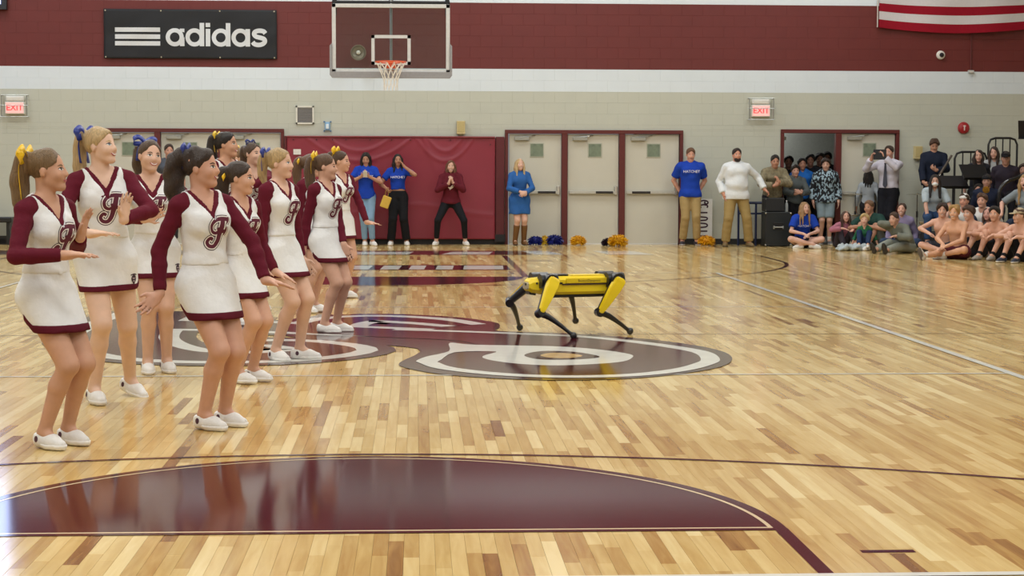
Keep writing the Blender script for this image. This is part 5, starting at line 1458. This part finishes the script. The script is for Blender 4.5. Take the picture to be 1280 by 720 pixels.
folk('boy in grey hooded top clapping in the doorway', (7.56, 18.22, 0), 0, '#c09280', H=1.50, sex='m', hairc='#211814', hv=1.05, hstyle='mop', group=DR, wear=[('hoodie', '#4f5556', dict(sleeve=1.9, off=.022, neck='hood')), ('trousers', '#15151a', dict(off=.016))],
     L=dict(w=(.05, -.26, .98), pole=(1, .2, -.6), d=(-.6, -.3, .3), n=(-.5, .4, 0)), R=dict(w=(-.05, -.26, .97), pole=(-1, .2, -.6), d=(.6, -.3, .3), n=(.5, .4, 0)), smile=.3)
folk('boy in bright blue top behind the grey hooded boy', (7.80, 18.72, 0), 0, '#a87a66', H=1.65, sex='m', hairc='#15100f', hstyle='mop', group=DR, wear=[('hoodie', '#1f5fae', dict(sleeve=1.9, off=.02, neck='hood')), ('trousers', '#1a1a20', {})])
folk('boy in black and pale blue patterned hooded top and grey shorts', (8.13, 18.16, 0), -6, '#c49a88', H=1.64, sex='m', hairc='#2a1d17', hstyle='mop', hv=1.1, group=DR, wear=[('hoodie', '#33404e', dict(sleeve=1.92, off=.03, hem=-.07, neck='hood', m=speckle_mat())), ('shorts', '#7d8d95', dict(ln=.9, off=.012, ease=.012))], head=(-10, -6, 0), sock=('#d7d5d2', .22), shoe=('#5c5c60', '#cfcdc8'))
for (x, yy, h, hc, c) in ((7.72, 19.6, 1.70, '#120e0d', '#1d1d22'), (8.04, 19.1, 1.73, '#120e0d', '#23242c'), (8.30, 19.4, 1.76, '#1a1311', '#1b1c20'), (8.52, 19.75, 1.79, '#0f0c0c', '#2a2a30')):
    nm = {7.72: 'dark haired boy in black nearest the open door leaf', 8.04: 'dark haired boy in charcoal in the middle of the doorway', 8.30: 'tall dark haired boy in black deep in the doorway', 8.52: 'tallest dark haired boy standing by the maroon door post'}[x]
    folk(nm, (x, yy, 0), -8, '#8a6250', H=h, sex='m', hairc=hc, hstyle='mop', hv=1.1, group=DR, v=.018, wear=[('hoodie', c, dict(sleeve=1.9, off=.02)), ('trousers', '#1a1a1e', {})])
folk('man in pale shirt and dark tie holding up a tablet to film', (9.26, 17.9, 0), -38, '#c99884', H=1.90, sex='m', head=(0, 0, 0), hairc='#3b2a22', hstyle='short', group=STD, wear=[('shirt', '#cbc8d6', dict(sleeve=1.9, off=.018, hem=.06, neck='collar')), ('trousers', '#1a1b22', dict(off=.02, ease=.02, waist=.12))],
     L=dict(w=(.07, -.36, 1.66), pole=(1, .0, -1), d=(-.3, -.2, .9), n=(-.9, -.1, 0), curl=.7), R=dict(w=(-.19, -.36, 1.63), pole=(-1, .0, -1), d=(.3, -.2, .9), n=(.9, -.1, 0), curl=.7), shoe=('#151518', '#222226'), detail=True)
folk('person in light grey top standing behind the man with the tablet', (8.96, 18.2, 0), 160, '#9a6f5c', H=1.42, hairc='#16110f', hstyle='long', group=STD, hv=.3, wear=[('shirt', '#9aa2ab', dict(sleeve=1.9)), ('trousers', '#24242a', {})])
ST = 'students sitting on the floor at the court edge'
folk('girl in blue tee with long hair sitting cross-legged by the black case', (7.43, 16.95, 0), 0, '#d2a896', H=1.60, pose='cross', head=(20, 4, 0), hairc='#a3815c', hstyle='long', hv=1.0, group=ST, wear=[('shirt', TEE, dict(sleeve=.7, off=.02, ease=.02)), ('text', 'HATCHET', dict(size=.055)), ('shorts', '#22222a', dict(ln=.35, off=.012))],
     L=dict(w=(.05, -.34, .26), pole=(1, .3, -.3), d=(-.6, -.5, -.3), n=(0, 0, -1)), R=dict(w=(-.06, -.33, .27), pole=(-1, .3, -.3), d=(.6, -.5, -.3), n=(0, 0, -1)), smile=.6, detail=False)
folk('girl in maroon and pink top hugging her raised knees', (8.06, 16.6, 0), 10, '#cfa08e', H=1.30, pose='knees', head=(-14, 2, 0), hairc='#4a3226', hstyle='long', hv=.5, group=ST, wear=[('hoodie', '#b98a96', dict(sleeve=1.9, off=.02, m=cloth('#a5697a'))), ('jeans', '#39343c', {})],
     L=dict(w=(.10, -.34, .36), pole=(1, .3, -.3), d=(-.6, -.5, -.1), n=(0, 0, -1)), R=dict(w=(-.14, -.36, .38), pole=(-1, .3, -.3), d=(.5, -.5, -.1), n=(0, 0, -1)), smile=.3)
folk('small fair haired child in green top sitting in a man\'s lap', (8.36, 16.05, 0.06), -20, '#d6ac98', H=1.0, pose='knees', head=(0, 0, 0), hairc='#cdb27c', hstyle='mop', hv=1.05, hd=1.15, group=ST, wear=[('shirt', '#2f6a4c', dict(sleeve=1.5)), ('jeans', '#27385a', {})], smile=.5)
folk('man in dark green tee sitting behind the fair haired child', (8.62, 16.3, 0), -45, '#b98a72', H=1.72, sex='m', bulk=1.1, pose='knees', head=(0, -4, 0), hairc='#7a5a42', hstyle='short', group=ST, wear=[('shirt', '#25423c', dict(sleeve=.8, off=.018, ease=.015)), ('shorts', '#77828a', dict(ln=.95, off=.025))],
     L=dict(w=(.12, -.40, .42), pole=(1, .2, -.3), d=(-.7, -.3, 0), n=(0, 1, 0)), R=dict(w=(-.14, -.36, .42), pole=(-1, .2, -.3), d=(.7, -.3, 0), n=(0, 1, 0)), smile=.4)
folk('smiling girl with pulled back hair behind the student covering his mouth', (8.90, 15.6, 0), -20, '#cfa18e', H=1.62, pose='cross', head=(-6, 4, 0), hairc='#4a3428', hstyle='pony', chain=[(0, .12, .03, .035), (0, .13, -.06, .03), (0, .12, -.14, .01)], group=ST, wear=[('sweater', '#8f86a8', dict(sleeve=1.9, off=.02)), ('jeans', '#33425c', {})], smile=.9)
folk('student in grey sweater with a hand over the mouth and legs stretched out', (8.80, 14.95, 0), -52, '#c59a86', H=1.50, pose='out', lean=(0, -.30), head=(6, -4, 0), hairc='#4f3a2c', hstyle='short', sex='m', group=ST, wear=[('sweater', '#6f736a', dict(sleeve=1.9, off=.025)), ('trousers', '#8d9289', dict(off=.022, ln=1.85))],
     L=dict(w=(.12, -.45, .30), pole=(1, .2, -.3), d=(-.3, -1, 0), n=(0, 0, -1)), R=dict(w=(-.02, -.33, .50), pole=(-1, -.3, -.2), d=(.4, .1, .6), n=(0, 1, 0), curl=.6), shoe=('#3a3836', '#2b2725'), smile=.2)
BO = 'bare-chested boys sitting at the court edge'
SH = ('shorts', '#22222c')
KN = dict(L=dict(w=(.10, -.44, .40), pole=(1, .2, -.2), d=(-.5, -.7, -.3), n=(0, 0, -1), curl=.5), R=dict(w=(-.10, -.44, .42), pole=(-1, .2, -.2), d=(.5, -.7, -.2), n=(0, 0, -1), curl=.5))
folk('bare-chested boy with thick dark brown hair looking down the row', (9.24, 14.2, 0), -35, '#d2a48e', H=1.64, sex='m', v=.0138, pose='cross', head=(18, -4, 0), hairc='#3a2a22', hstyle='mop', hv=1.15, group=BO, wear=[('shorts', '#3a3f4a', dict(ln=.7, off=.025))], L=dict(w=(.10, -.42, .36), pole=(1, .2, .1), d=(-.6, -.6, -.2), n=(0, 0, -1)), R=dict(w=(-.14, -.44, .38), pole=(-1, .2, .1), d=(.6, -.5, -.2), n=(0, 0, -1)), smile=.8, detail=True)
folk('bare-chested boy with curly blond hair, one leg stretched towards the court', (9.08, 12.9, 0), -48, '#cf9e80', H=1.62, sex='m', v=.0138, pose='cross', head=(14, 0, 0), hairc='#b08a54', hstyle='curly', hv=1.15, group=BO, wear=[('shorts', '#5a2630', dict(ln=.7, off=.025))], FR=dict(a=(-.16, -.80, .07), pole=(-.4, -.3, .6), pitch=70, yaw=-10), L=dict(w=(.0, -.36, .22), pole=(1, .2, -.2), d=(-.4, -.8, -.3), n=(0, 0, -1)), R=dict(w=(-.08, -.36, .24), pole=(-1, .2, -.2), d=(.4, -.8, -.3), n=(0, 0, -1)), smile=1, detail=True, shoe=('#c9c3ba', '#5a5350'), sock=('#dcdad6', .16))
folk('bare-chested boy with wavy brown hair leaning on his knee', (9.59, 13.6, 0), -52, '#d6a892', H=1.62, sex='m', v=.0138, pose='knees', head=(-6, -4, 0), hairc='#4a3325', hstyle='mop', hv=1.2, group=BO, wear=[('shorts', '#2a2a34', dict(ln=.7, off=.025))], smile=.7, detail=True, shoe=('#d8d6d2', '#2a2a30'), sock=('#e0deda', .2), **KN)
folk('bare-chested boy with short black hair resting his arm on a raised knee', (9.71, 12.7, 0), -50, '#cd9c84', H=1.64, sex='m', v=.0138, pose='knees', head=(14, 0, 0), hairc='#1d1613', hstyle='short', hv=1.12, group=BO, wear=[('shorts', '#1f2026', dict(ln=.7, off=.025))], smile=.1, detail=True, shoe=('#9a938a', '#6e675f'), sock=('#1f1f22', .14), **KN)
B, o = folk('bare-chested boy in a tan cap beside the black haired boy', (9.86, 12.0, 0), -50, '#d0a28c', H=1.62, sex='m', v=.0138, pose='knees', head=(-20, 0, 0), hairc='#5a4030', hstyle='short', group=BO, wear=[('shorts', '#1b1b22', dict(ln=.95, off=.025))], smile=.2, detail=True, shoe=('#2b3346', '#c9c6c2'), sock=('#1c1c20', .16), **KN)
cap(B, o, '#b3a58a')
BN = 'students on the bleachers beside the band'
B, o = folk('woman with long dark hair and a white face mask leaning forward', (9.36, 15.3, .12), -12, '#c49a88', H=1.64, pose='bench', lean=(0, -.20), head=(-4, -6, 0), hairc='#1f1716', hstyle='long', hv=.9, group=BN, wear=[('shirt', '#a7b4bd', dict(sleeve=.8)), ('jeans', '#2e4568', {})], L=dict(w=(.20, -.36, .48), pole=(1, .2, 0), d=(-.3, -.4, -.8), n=(0, 1, 0)), R=dict(w=(-.12, -.40, .46), pole=(-1, .2, 0), d=(.3, -.4, -.8), n=(0, 1, 0)), smile=0)
fmask(B, o)
B, o = folk('boy in a white cap behind the wavy haired boy', (9.89, 14.95, .14), -40, '#c58f7a', H=1.72, sex='m', pose='knees', head=(6, 0, 0), hairc='#4a3628', hstyle='short', group=BN, wear=[('shirt', '#d6d4d2', dict(sleeve=.8)), ('jeans', '#2b3446', {})], smile=.4)
cap(B, o, '#dcdbd8', True)
folk('boy with fluffy brown hair and white tee beside the white capped boy', (10.02, 14.4, .16), -40, '#d0a08c', H=1.70, sex='m', pose='knees', head=(6, 0, 0), hairc='#5b3f2c', hstyle='curly', hv=1.1, group=BN, wear=[('shirt', '#dad9d7', dict(sleeve=.8)), ('jeans', '#2b3446', {})], smile=.4)
folk('girl peeking between two bare-chested boys', (9.93, 13.9, -.02), -40, '#c9988a', H=1.58, pose='cross', head=(0, 0, 0), hairc='#4e3729', hstyle='long', hv=.4, group=BN, wear=[('shirt', '#8c8f98', dict(sleeve=.8)), ('jeans', '#2b3446', {})], smile=.4)
B, o = folk('woman with long wavy blond hair and her mouth open, arm reaching down', (10.36, 13.5, .08), -36, '#d0a492', H=1.64, pose='bench', head=(4, 0, 0), hairc='#a9875a', hstyle='curlylong', hv=1.6, wid=1.1, group=BN, wear=[('shirt', '#7b848a', dict(sleeve=.9)), ('jeans', '#2a3346', {})], R=dict(w=(-.30, -.30, .62), pole=(-1, .3, .2), d=(-.3, -.4, -.8), n=(1, 0, 0)), smile=0)
open_mouth(B, o)
folk('man in dark navy sweater playing a long instrument by the railing', (10.04, 17.62, .28), -12, '#c0917c', H=1.74, sex='m', bulk=1.08, head=(4, -26, 0), hairc='#4a3022', hstyle='mop', group=BN, wear=[('sweater', '#1a2132', dict(sleeve=1.9, off=.02, hem=-.06)), ('trousers', '#2c3038', {})], L=dict(w=(.02, -.30, 1.14), pole=(1, .2, -.5), d=(-.6, -.2, .4), n=(0, .6, .6), curl=.9), R=dict(w=(-.20, -.24, .92), pole=(-1, .3, -.3), d=(.5, -.3, -.5), n=(1, .4, 0), curl=.9), smile=0)
folk('girl with dark curly hair behind the music stands', (10.53, 16.55, .52), -10, '#c39684', H=1.64, pose='bench', head=(-6, 0, 0), hairc='#2b1d18', hstyle='curlylong', hv=.9, group=BN, wear=[('shirt', '#2c2c34', dict(sleeve=1.0)), ('jeans', '#23262e', {})], smile=.4)
folk('girl with long dark curls and a grey top under the tall railing', (10.97, 17.0, .58), -16, '#c99c8a', H=1.64, pose='bench', head=(-8, 0, 0), hairc='#35231c', hstyle='curlylong', hv=1.4, group=BN, wear=[('shirt', '#a3a6a8', dict(sleeve=.9)), ('jeans', '#23262e', {})], smile=.3)
B, o = folk('person in a wide black hat in front of the tall railing', (10.72, 15.6, .46), -20, '#a37b6a', H=1.66, sex='m', pose='bench', head=(0, -4, 0), hairc='#141010', hstyle='short', group=BN, wear=[('hoodie', '#2b2530', dict(sleeve=1.9, off=.02)), ('trousers', '#1c1c22', {})])
cap(B, o, '#17161a')
B, o = folk('student in a black and white cap holding a brass horn to the mouth', (10.27, 15.2, .06), -24, '#a67d6c', H=1.66, sex='m', pose='bench', head=(0, -4, 0), hairc='#1d1614', hstyle='short', group=BN, wear=[('hoodie', '#20263a', dict(sleeve=1.9, off=.02)), ('trousers', '#1c1c22', {})])
cap(B, o, '#1b1b20', True)
folk('student with brown fringe beside the big music stand', (11.12, 15.8, .26), -24, '#b98c7a', H=1.66, pose='bench', head=(0, 0, 0), hairc='#3b2a22', hstyle='mop', group=BN, wear=[('hoodie', '#3a2c3c', dict(sleeve=1.9, off=.02)), ('trousers', '#1c1c22', {})])
B, o = folk('student in dark glasses low beside the white capped boy', (10.37, 15.95, -.10), -24, '#a5796a', H=1.64, sex='m', pose='bench', head=(0, 0, 0), hairc='#19120f', hstyle='short', group=BN, wear=[('hoodie', '#17171c', dict(sleeve=1.9, off=.02)), ('trousers', '#1c1c22', {})])
glasses(B, o)

# ------------------------------------------------------------------ props
BLACK = mat('#141519', .45)
# risers and bleacher steps under the band and the crowd
t = thing('riser_platform', 'low black band riser below the man with the long instrument', 'platform', (10.1, 17.55, 0))
MB().box((0, 0, .14), (.95, 1.0, .26), bev=.01).build('deck', mat('#24242a', .6), t)
for sx in (-.4, .4): MB().box((sx, -.42, .02), (.06, .06, .04)).build('leg', BLACK, t)
def bench(x, y_, z, w, lab, yaw=-20):
    t = thing('bench', lab, 'bench', (x, y_, 0), math.radians(yaw))
    MB().box((0, 0, z - .03), (w, .34, .05), bev=.008).build('seat', mat('#8d7a5a', .5, 0, .1, 14), t)
    for sx in (-1, 1): MB().box((sx * (w / 2 - .06), 0, (z - .055) / 2), (.05, .28, z - .055)).build('leg', mat('#3c3c42', .5, .4), t)
bench(9.40, 15.36, .53, .5, 'low wooden bench under the masked woman', -12)
bench(10.40, 13.56, .49, .5, 'low wooden bench under the woman with wavy blond hair', -36)
bench(10.55, 16.6, .93, .42, 'tall wooden bench under the girl with dark curly hair', -12)
bench(11.0, 17.05, .99, .42, 'tallest wooden bench under the girl in the grey top', -12)
bench(10.74, 15.66, .87, .5, 'tall wooden bench under the person in the wide black hat', -20)
bench(10.29, 15.28, .47, .5, 'low wooden bench under the student with the brass horn', -24)
bench(10.40, 16.03, .32, .5, 'lowest wooden bench under the student in dark glasses', -24)
bench(11.14, 15.86, .67, .5, 'wooden bench under the student with brown fringe', -24)
t = thing('floor_step', 'low grey step under the white capped boy and his neighbour', 'step', (9.96, 14.68, 0), math.radians(-60))
MB().box((0, .0, .07), (.95, .45, .11), bev=.01).build('tread', mat('#6c6c70', .6), t)
MB().box((0, .0, .01), (.70, .45, .02)).build('base', BLACK, t)
# hooped railings behind the band
def railing(x0, x1, yy, z1, lab, n=4):
    t = thing('railing', lab, 'railing', ((x0 + x1) / 2, yy, 0)); w = (x1 - x0) / 2
    P = [(-w, 0, 0), (-w, 0, z1 - .12), (-w + .04, 0, z1 - .03), (-w + .13, 0, z1), (w - .13, 0, z1), (w - .04, 0, z1 - .03), (w, 0, z1 - .12), (w, 0, 0)]
    MB().tube(P, .021, 8).build('hoop', BLACK, t)
    for i in range(1, n): MB().tube([(-w + 2 * w * i / n, 0, .02), (-w + 2 * w * i / n, 0, z1 - .01)], .013, 6).build('bar', BLACK, t)
    MB().tube([(-w, 0, .45), (w, 0, .45)], .013, 6).build('cross_rail', BLACK, t)
railing(10.32, 10.92, 17.25, 1.76, 'black hooped railing beside the man with the long instrument')
railing(10.98, 11.52, 17.35, 2.02, 'taller black hooped railing behind the two dark haired girls')
def music_stand(x, yy, z, yaw, lab, w=.5, tilt=.5, group=None):
    t = thing('music_stand', lab, 'music stand', (x, yy, 0), math.radians(yaw), group)
    MB().tube([(0, 0, .05), (0, 0, z - .08)], .014, 8).build('pole', BLACK, t)
    R_ = Matrix.Rotation(-tilt, 3, 'X')
    d = MB().box((0, 0, z), (w, .012, .33), rot=R_, bev=.004).build('desk', BLACK, t)
    MB().box(tuple(Vector((0, -.03, z)) + R_ @ Vector((0, 0, -.165))), (w, .06, .01), rot=R_).build('ledge', BLACK, d)
    for a in (90, 210, 330): MB().tube([(0, 0, .22), (.27 * math.cos(math.radians(a)), .27 * math.sin(math.radians(a)), .012)], .009, 6).build('leg', BLACK, t)
music_stand(10.86, 14.75, 2.12, -25, 'tall black music stand rising above the crowd', .42, -.45)
music_stand(10.02, 16.35, 1.22, 0, 'black music stand in front of the man with the long instrument', .5, .9)
music_stand(10.35, 16.2, 1.40, 10, 'black music stand in front of the girl with curly hair', .5, .7)
# cymbal stand and drum hardware by the door
for x, lab in ((8.50, 'thin chrome cymbal stand in front of the grey door'), (9.66, 'thin chrome cymbal stand beside the masked woman')):
    t = thing('cymbal_stand', lab, 'cymbal stand', (x, 17.35, 0))
    ch = mat('#6c6c6a', .25, .9)
    MB().tube([(0, 0, .2), (0, 0, 1.0)], .011, 8).build('pole', ch, t)
    MB().cyl((0, 0, .55), (0, 0, .66), .02, n=10).build('clamp', BLACK, t)
    MB().lathe([(.0, .985), (.03, .985), (.20, .968), (.20, .971), (.03, .990), (0, .995)], n=24).build('cymbal', mat('#8f8a7a', .25, .8), t)
    for a in (30, 150, 270): MB().tube([(0, 0, .35), (.26 * math.cos(math.radians(a)), .26 * math.sin(math.radians(a)), .012)], .009, 6).build('leg', ch, t)
for x, r_, lab in ((8.45, .16, 'small drum with chrome hoops behind the girl hugging her knees'), (8.82, .15, 'second small drum with chrome hoops beside the man in green')):
    t = thing('drum', lab, 'drum', (x, 17.45, 0))
    MB().cyl((0, 0, .40), (0, 0, .60), r_, n=24).build('shell', mat('#8c8b86', .3, .4), t)
    for z in (.41, .59): MB().tube([(r_ * 1.02 * math.cos(a), r_ * 1.02 * math.sin(a), z) for a in np.linspace(0, 2 * math.pi, 25)[:-1]], .009, 6, closed=True).build('hoop', mat('#b9b9b5', .2, .9), t)
    for a in (90, 210, 330): MB().tube([(r_ * .8 * math.cos(math.radians(a)), r_ * .8 * math.sin(math.radians(a)), .42), (1.2 * r_ * math.cos(math.radians(a)), 1.2 * r_ * math.sin(math.radians(a)), .012)], .009, 6).build('leg', mat('#5a5a5a', .3, .8), t)
# black road case with gear on top
t = thing('road_case', 'tall black equipment case with steel corners and a recessed handle', 'case', (7.08, 17.62, 0))
MB().box((0, 0, .325), (.48, .42, .63), bev=.008).build('body', mat('#12191c', .5), t)
MB().box((0, -.213, .38), (.20, .012, .14), bev=.004).build('handle_dish', mat('#070809', .5), t)
for sx in (-.085, .085): MB().box((sx, -.222, .36), (.025, .02, .06)).build('handle_mount', mat('#9da09c', .3, .7), t)
MB().tube([(-.08, -.232, .36), (.08, -.232, .36)], .013, 8).build('handle', mat('#9b9d98', .4, .6), t)
for sx in (-1, 1):
    for z in (.03, .62): MB().sph((sx * .232, -.202, z), .022, 10).build('corner', mat('#a6a8a4', .25, .9), t)
    for sz in (-1, 1): MB().box((sx * .16, sz * .12, .006), (.05, .05, .012)).build('foot', BLACK, t)
t = thing('amplifier_head', 'smaller black amplifier box standing on the equipment case', 'amplifier', (7.02, 17.62, .645))
MB().box((0, 0, .13), (.36, .36, .25), bev=.012).build('cabinet', mat('#15171b', .6), t)
for sx in (-1, 1):
    for z in (.025, .235): MB().sph((sx * .165, -.165, z), .016, 8).build('corner', mat('#a6a8a4', .25, .9), t)
t = thing('water_bottle', 'clear plastic water bottle on the black equipment case', 'bottle', (7.26, 17.56, .645))
MB().lathe([(.0, 0), (.03, 0), (.032, .02), (.031, .13), (.024, .16), (.012, .175), (.012, .19), (0, .19)], n=14).build('bottle', mat('#c3cbcd', .1, 0, .02, alpha=.55), t, smooth=True)
MB().cyl((0, 0, .19), (0, 0, .21), .014, n=12).build('cap', mat('#e5e5e5', .4), t)
t = thing('barrier_rail', 'dark blue metal guard rail beside the black equipment case', 'railing', (6.72, 17.98, 0))
nb_ = mat('#1d2b52', .4)
MB().tube([(-.30, 0, .80), (.22, 0, .80)], .025, 8).build('top_bar', nb_, t)
MB().tube([(-.30, 0, .60), (.22, 0, .60)], .018, 8).build('mid_bar', nb_, t)
for x in (-.28, .05): MB().tube([(x, 0, 0), (x, 0, .82)], .022, 8).build('post', nb_, t)
# upright sign with sideways dark marks
t = thing('poster_board', 'narrow white upright poster board with sideways dark lettering', 'sign', (5.84, 18.22, 0), math.radians(-8))
MB().box((0, 0, .44), (.28, .03, .86)).build('board', mat('#dcdfe0', .6), t)
pm_ = mat('#3a2036', .7)
marks = [[[(-.10, .82), (-.02, .84), (.05, .82), (.05, .78), (0, .78), (-.0, .82)]], [[(-.07, .70), (-.09, .74), (-.02, .76), (.05, .74), (.04, .70)]], [[(-.08, .61), (.05, .61)]], [[(-.08, .53), (.02, .52), (.05, .50), (.02, .47), (-.08, .46)]], [[(-.08, .41), (.02, .40), (.05, .37), (.02, .34), (-.08, .33)]], [[(-.08, .26), (.05, .26)]], [[(-.08, .17), (.05, .17)]]]
for g_ in marks:
    flat_print('letter', join2d([stroke2d(P, [.028] * len(P), 3) for P in g_]), lambda x, z: (x, -.0165, z), pm_, t)
# pom-poms
def pompom(x, yy, r_, col, lab, seed, sq=.75, group='pom-poms on the floor by the doors'):
    t = thing('pompom', lab, 'pom-pom', (x, yy, 0), 0, group)
    rr = random.Random(seed); V = []; Q = []
    for i in range(420):
        a = rr.uniform(0, 6.283); u = rr.uniform(-.75, 1); s_ = math.sqrt(max(0, 1 - u * u)); d = np.array([math.cos(a) * s_, math.sin(a) * s_, u * sq])
        c = np.array([0, 0, r_ * sq * .82]); tn = unit(np.cross(d, (rr.uniform(-1, 1), rr.uniform(-1, 1), rr.uniform(-1, 1)))) * .007
        k = len(V); L_ = r_ * rr.uniform(.8, 1.08)
        for j, q in enumerate((.25, .7, 1.0)):
            p = c + d * L_ * q + np.array([0, 0, -.03 * q * q]); p[2] = max(p[2], .004); V += [p - tn, p + tn]
        Q += [(k, k + 1, k + 3, k + 2), (k + 2, k + 3, k + 5, k + 4)]
    stuff(link('streamers', np_mesh('streamers', V, Q, False), t, mat(col, .4, 0, .2, 40)))
    MB().sph((0, 0, r_ * sq * .8), (r_ * .6, r_ * .6, r_ * sq * .62), 12).build('core', mat(col, .6, 0, .2, 30), t)
pompom(2.62, 18.08, .15, '#1a2478', 'dark blue pom-pom beside the brown boots', 1)
pompom(2.98, 18.08, .17, '#161f70', 'larger dark blue pom-pom in front of the first door', 2)
pompom(2.80, 18.12, .09, '#e0b62c', 'small yellow pom-pom between the two blue ones', 3, 1.3)
pompom(3.42, 18.02, .16, '#e3a414', 'yellow pom-pom in front of the middle door', 4)
pompom(4.12, 17.55, .19, '#e6a812', 'large yellow pom-pom by the door post', 5)
pompom(3.96, 17.80, .13, '#2a1620', 'dark maroon pom-pom behind the large yellow one', 6)
pompom(5.80, 17.75, .17, '#e2a012', 'yellow pom-pom in front of the poster board', 7)
# a heap of pale clothes on the floor, and a low black bench by the left wall end
hb = Body(); hop = []
hr = random.Random(4)
for i in range(16): hop.append(E_((hr.uniform(-.26, .26), hr.uniform(-.12, .12), .035 + hr.uniform(0, .05)), rotz(hr.uniform(0, 3)) @ rotx(hr.uniform(-.4, .4)), (hr.uniform(.08, .16), hr.uniform(.04, .08), .035), .03))
hop += [['max', lambda X, Y, Z: f32(.002) - Z + X * 0 + Y * 0], wrinkle(.012, 3, 40)]
t = thing('clothes_heap', 'heap of pale grey clothes on the floor before the girl hugging her knees', 'clothes', (8.06, 15.78, 0))
garment('folds', hop, .012, cloth('#aeb8bc', .5), t)
t = thing('floor_bench', 'low black bench standing by the grey blocks under the left exit sign', 'bench', (-7.5, 18.15, 0))
MB().box((0, 0, .46), (.9, .3, .10), bev=.015).build('seat', BLACK, t)
for sx in (-.38, .38): MB().box((sx, 0, .205), (.06, .26, .41)).build('leg', BLACK, t)
MB().box((0, 0, .14), (.72, .04, .05)).build('stretcher', BLACK, t)
# held things
t = thing('smartphone', 'white smartphone held by the woman in light jeans', 'phone', (-.545, 17.575, 1.32)); MB().box((0, 0, 0), (.08, .012, .15), rot=Matrix.Rotation(.7, 3, 'X'), bev=.004).build('body', mat('#d9d6d4', .3), t); MB().box((0, .008, .005), (.07, .003, .135), rot=Matrix.Rotation(.7, 3, 'X')).build('screen', mat('#2a2c34', .1), t)
t = thing('handbag', 'small tan bag dangling from the hand of the woman in black trousers', 'bag', (-.17, 17.62, .68))
MB().box((0, 0, .13), (.16, .05, .22), rot=Matrix.Rotation(.35, 3, 'Y'), bev=.012).build('pouch', mat('#c9a33f', .6), t); MB().tube([(.04, 0, .24), (.06, .0, .33), (.03, 0, .37), (.0, 0, .33), (-.01, 0, .24)], .006, 6).build('strap', mat('#a08030', .6), t)
t = thing('tablet', 'dark tablet held up in both hands by the man in a tie', 'tablet', (9.01, 17.60, 1.71), math.radians(-38))
MB().box((0, 0, 0), (.26, .012, .19), bev=.006).build('body', mat('#1a1d24', .4), t); MB().box((0, .008, 0), (.24, .003, .17)).build('screen', mat('#3a4450', .2), t)
t = [q for q in bpy.data.objects if q.get('label', '').startswith('man in pale shirt and dark tie')][0]
MB().prism([(-.022, 1.555), (.022, 1.555), (.016, 1.52), (.045, 1.14), (0, 1.08), (-.045, 1.14), (-.016, 1.52)], -.158, -.150, 'Y').build('neck_tie', cloth('#4a4c58', .2), t)
t = thing('brass_horn', 'brass horn held up by the student in the black cap', 'instrument', (10.20, 14.93, 1.10), math.radians(-24))
br = mat('#b08a3c', .25, .9)
MB().tube([(.0, .10, .05), (0, -.05, .03), (.0, -.25, 0)], .012, 8).build('pipe', br, t)
MB().cyl((0, -.25, 0), (0, -.36, -.01), .015, .06, n=18).build('bell', br, t)
t = thing('long_instrument', 'long brown woodwind instrument held diagonally across the navy sweater', 'instrument', (10.0, 17.24, 1.15))
MB().tube([(-.20, 0, -.22), (.0, 0, .12), (.26, .0, .55)], [.022, .026, .02], 10).build('tube', mat('#4a4038', .35, .2), t)
MB().tube([(-.12, -.03, -.08), (.05, -.03, .2)], .007, 6).build('keywork', mat('#a5a5a0', .25, .9), t)
t = thing('sousaphone_tube', 'thick black curved instrument tube in front of the wide black hat', 'instrument', (10.62, 14.9, 0))
MB().tube(catmull([(-.24, 0, .75), (-.24, 0, 1.05), (-.12, 0, 1.22), (.12, 0, 1.32), (.36, 0, 1.45)], 5), .03, 10).build('tube', mat('#17171b', .25), t)
MB().cyl((-.24, 0, .60), (-.24, 0, .75), .05, .03, n=14).build('valve_block', mat('#24242a', .3), t)
MB().tube([(-.24, 0, .02), (-.24, 0, .62)], .014, 8).build('stand', mat('#24242a', .3), t)
print('SCRIPT TIME', round(time.time() - T0, 1), 'objects', len(bpy.data.objects), 'faces', sum(len(o.data.polygons) for o in bpy.data.objects if o.type == 'MESH'))
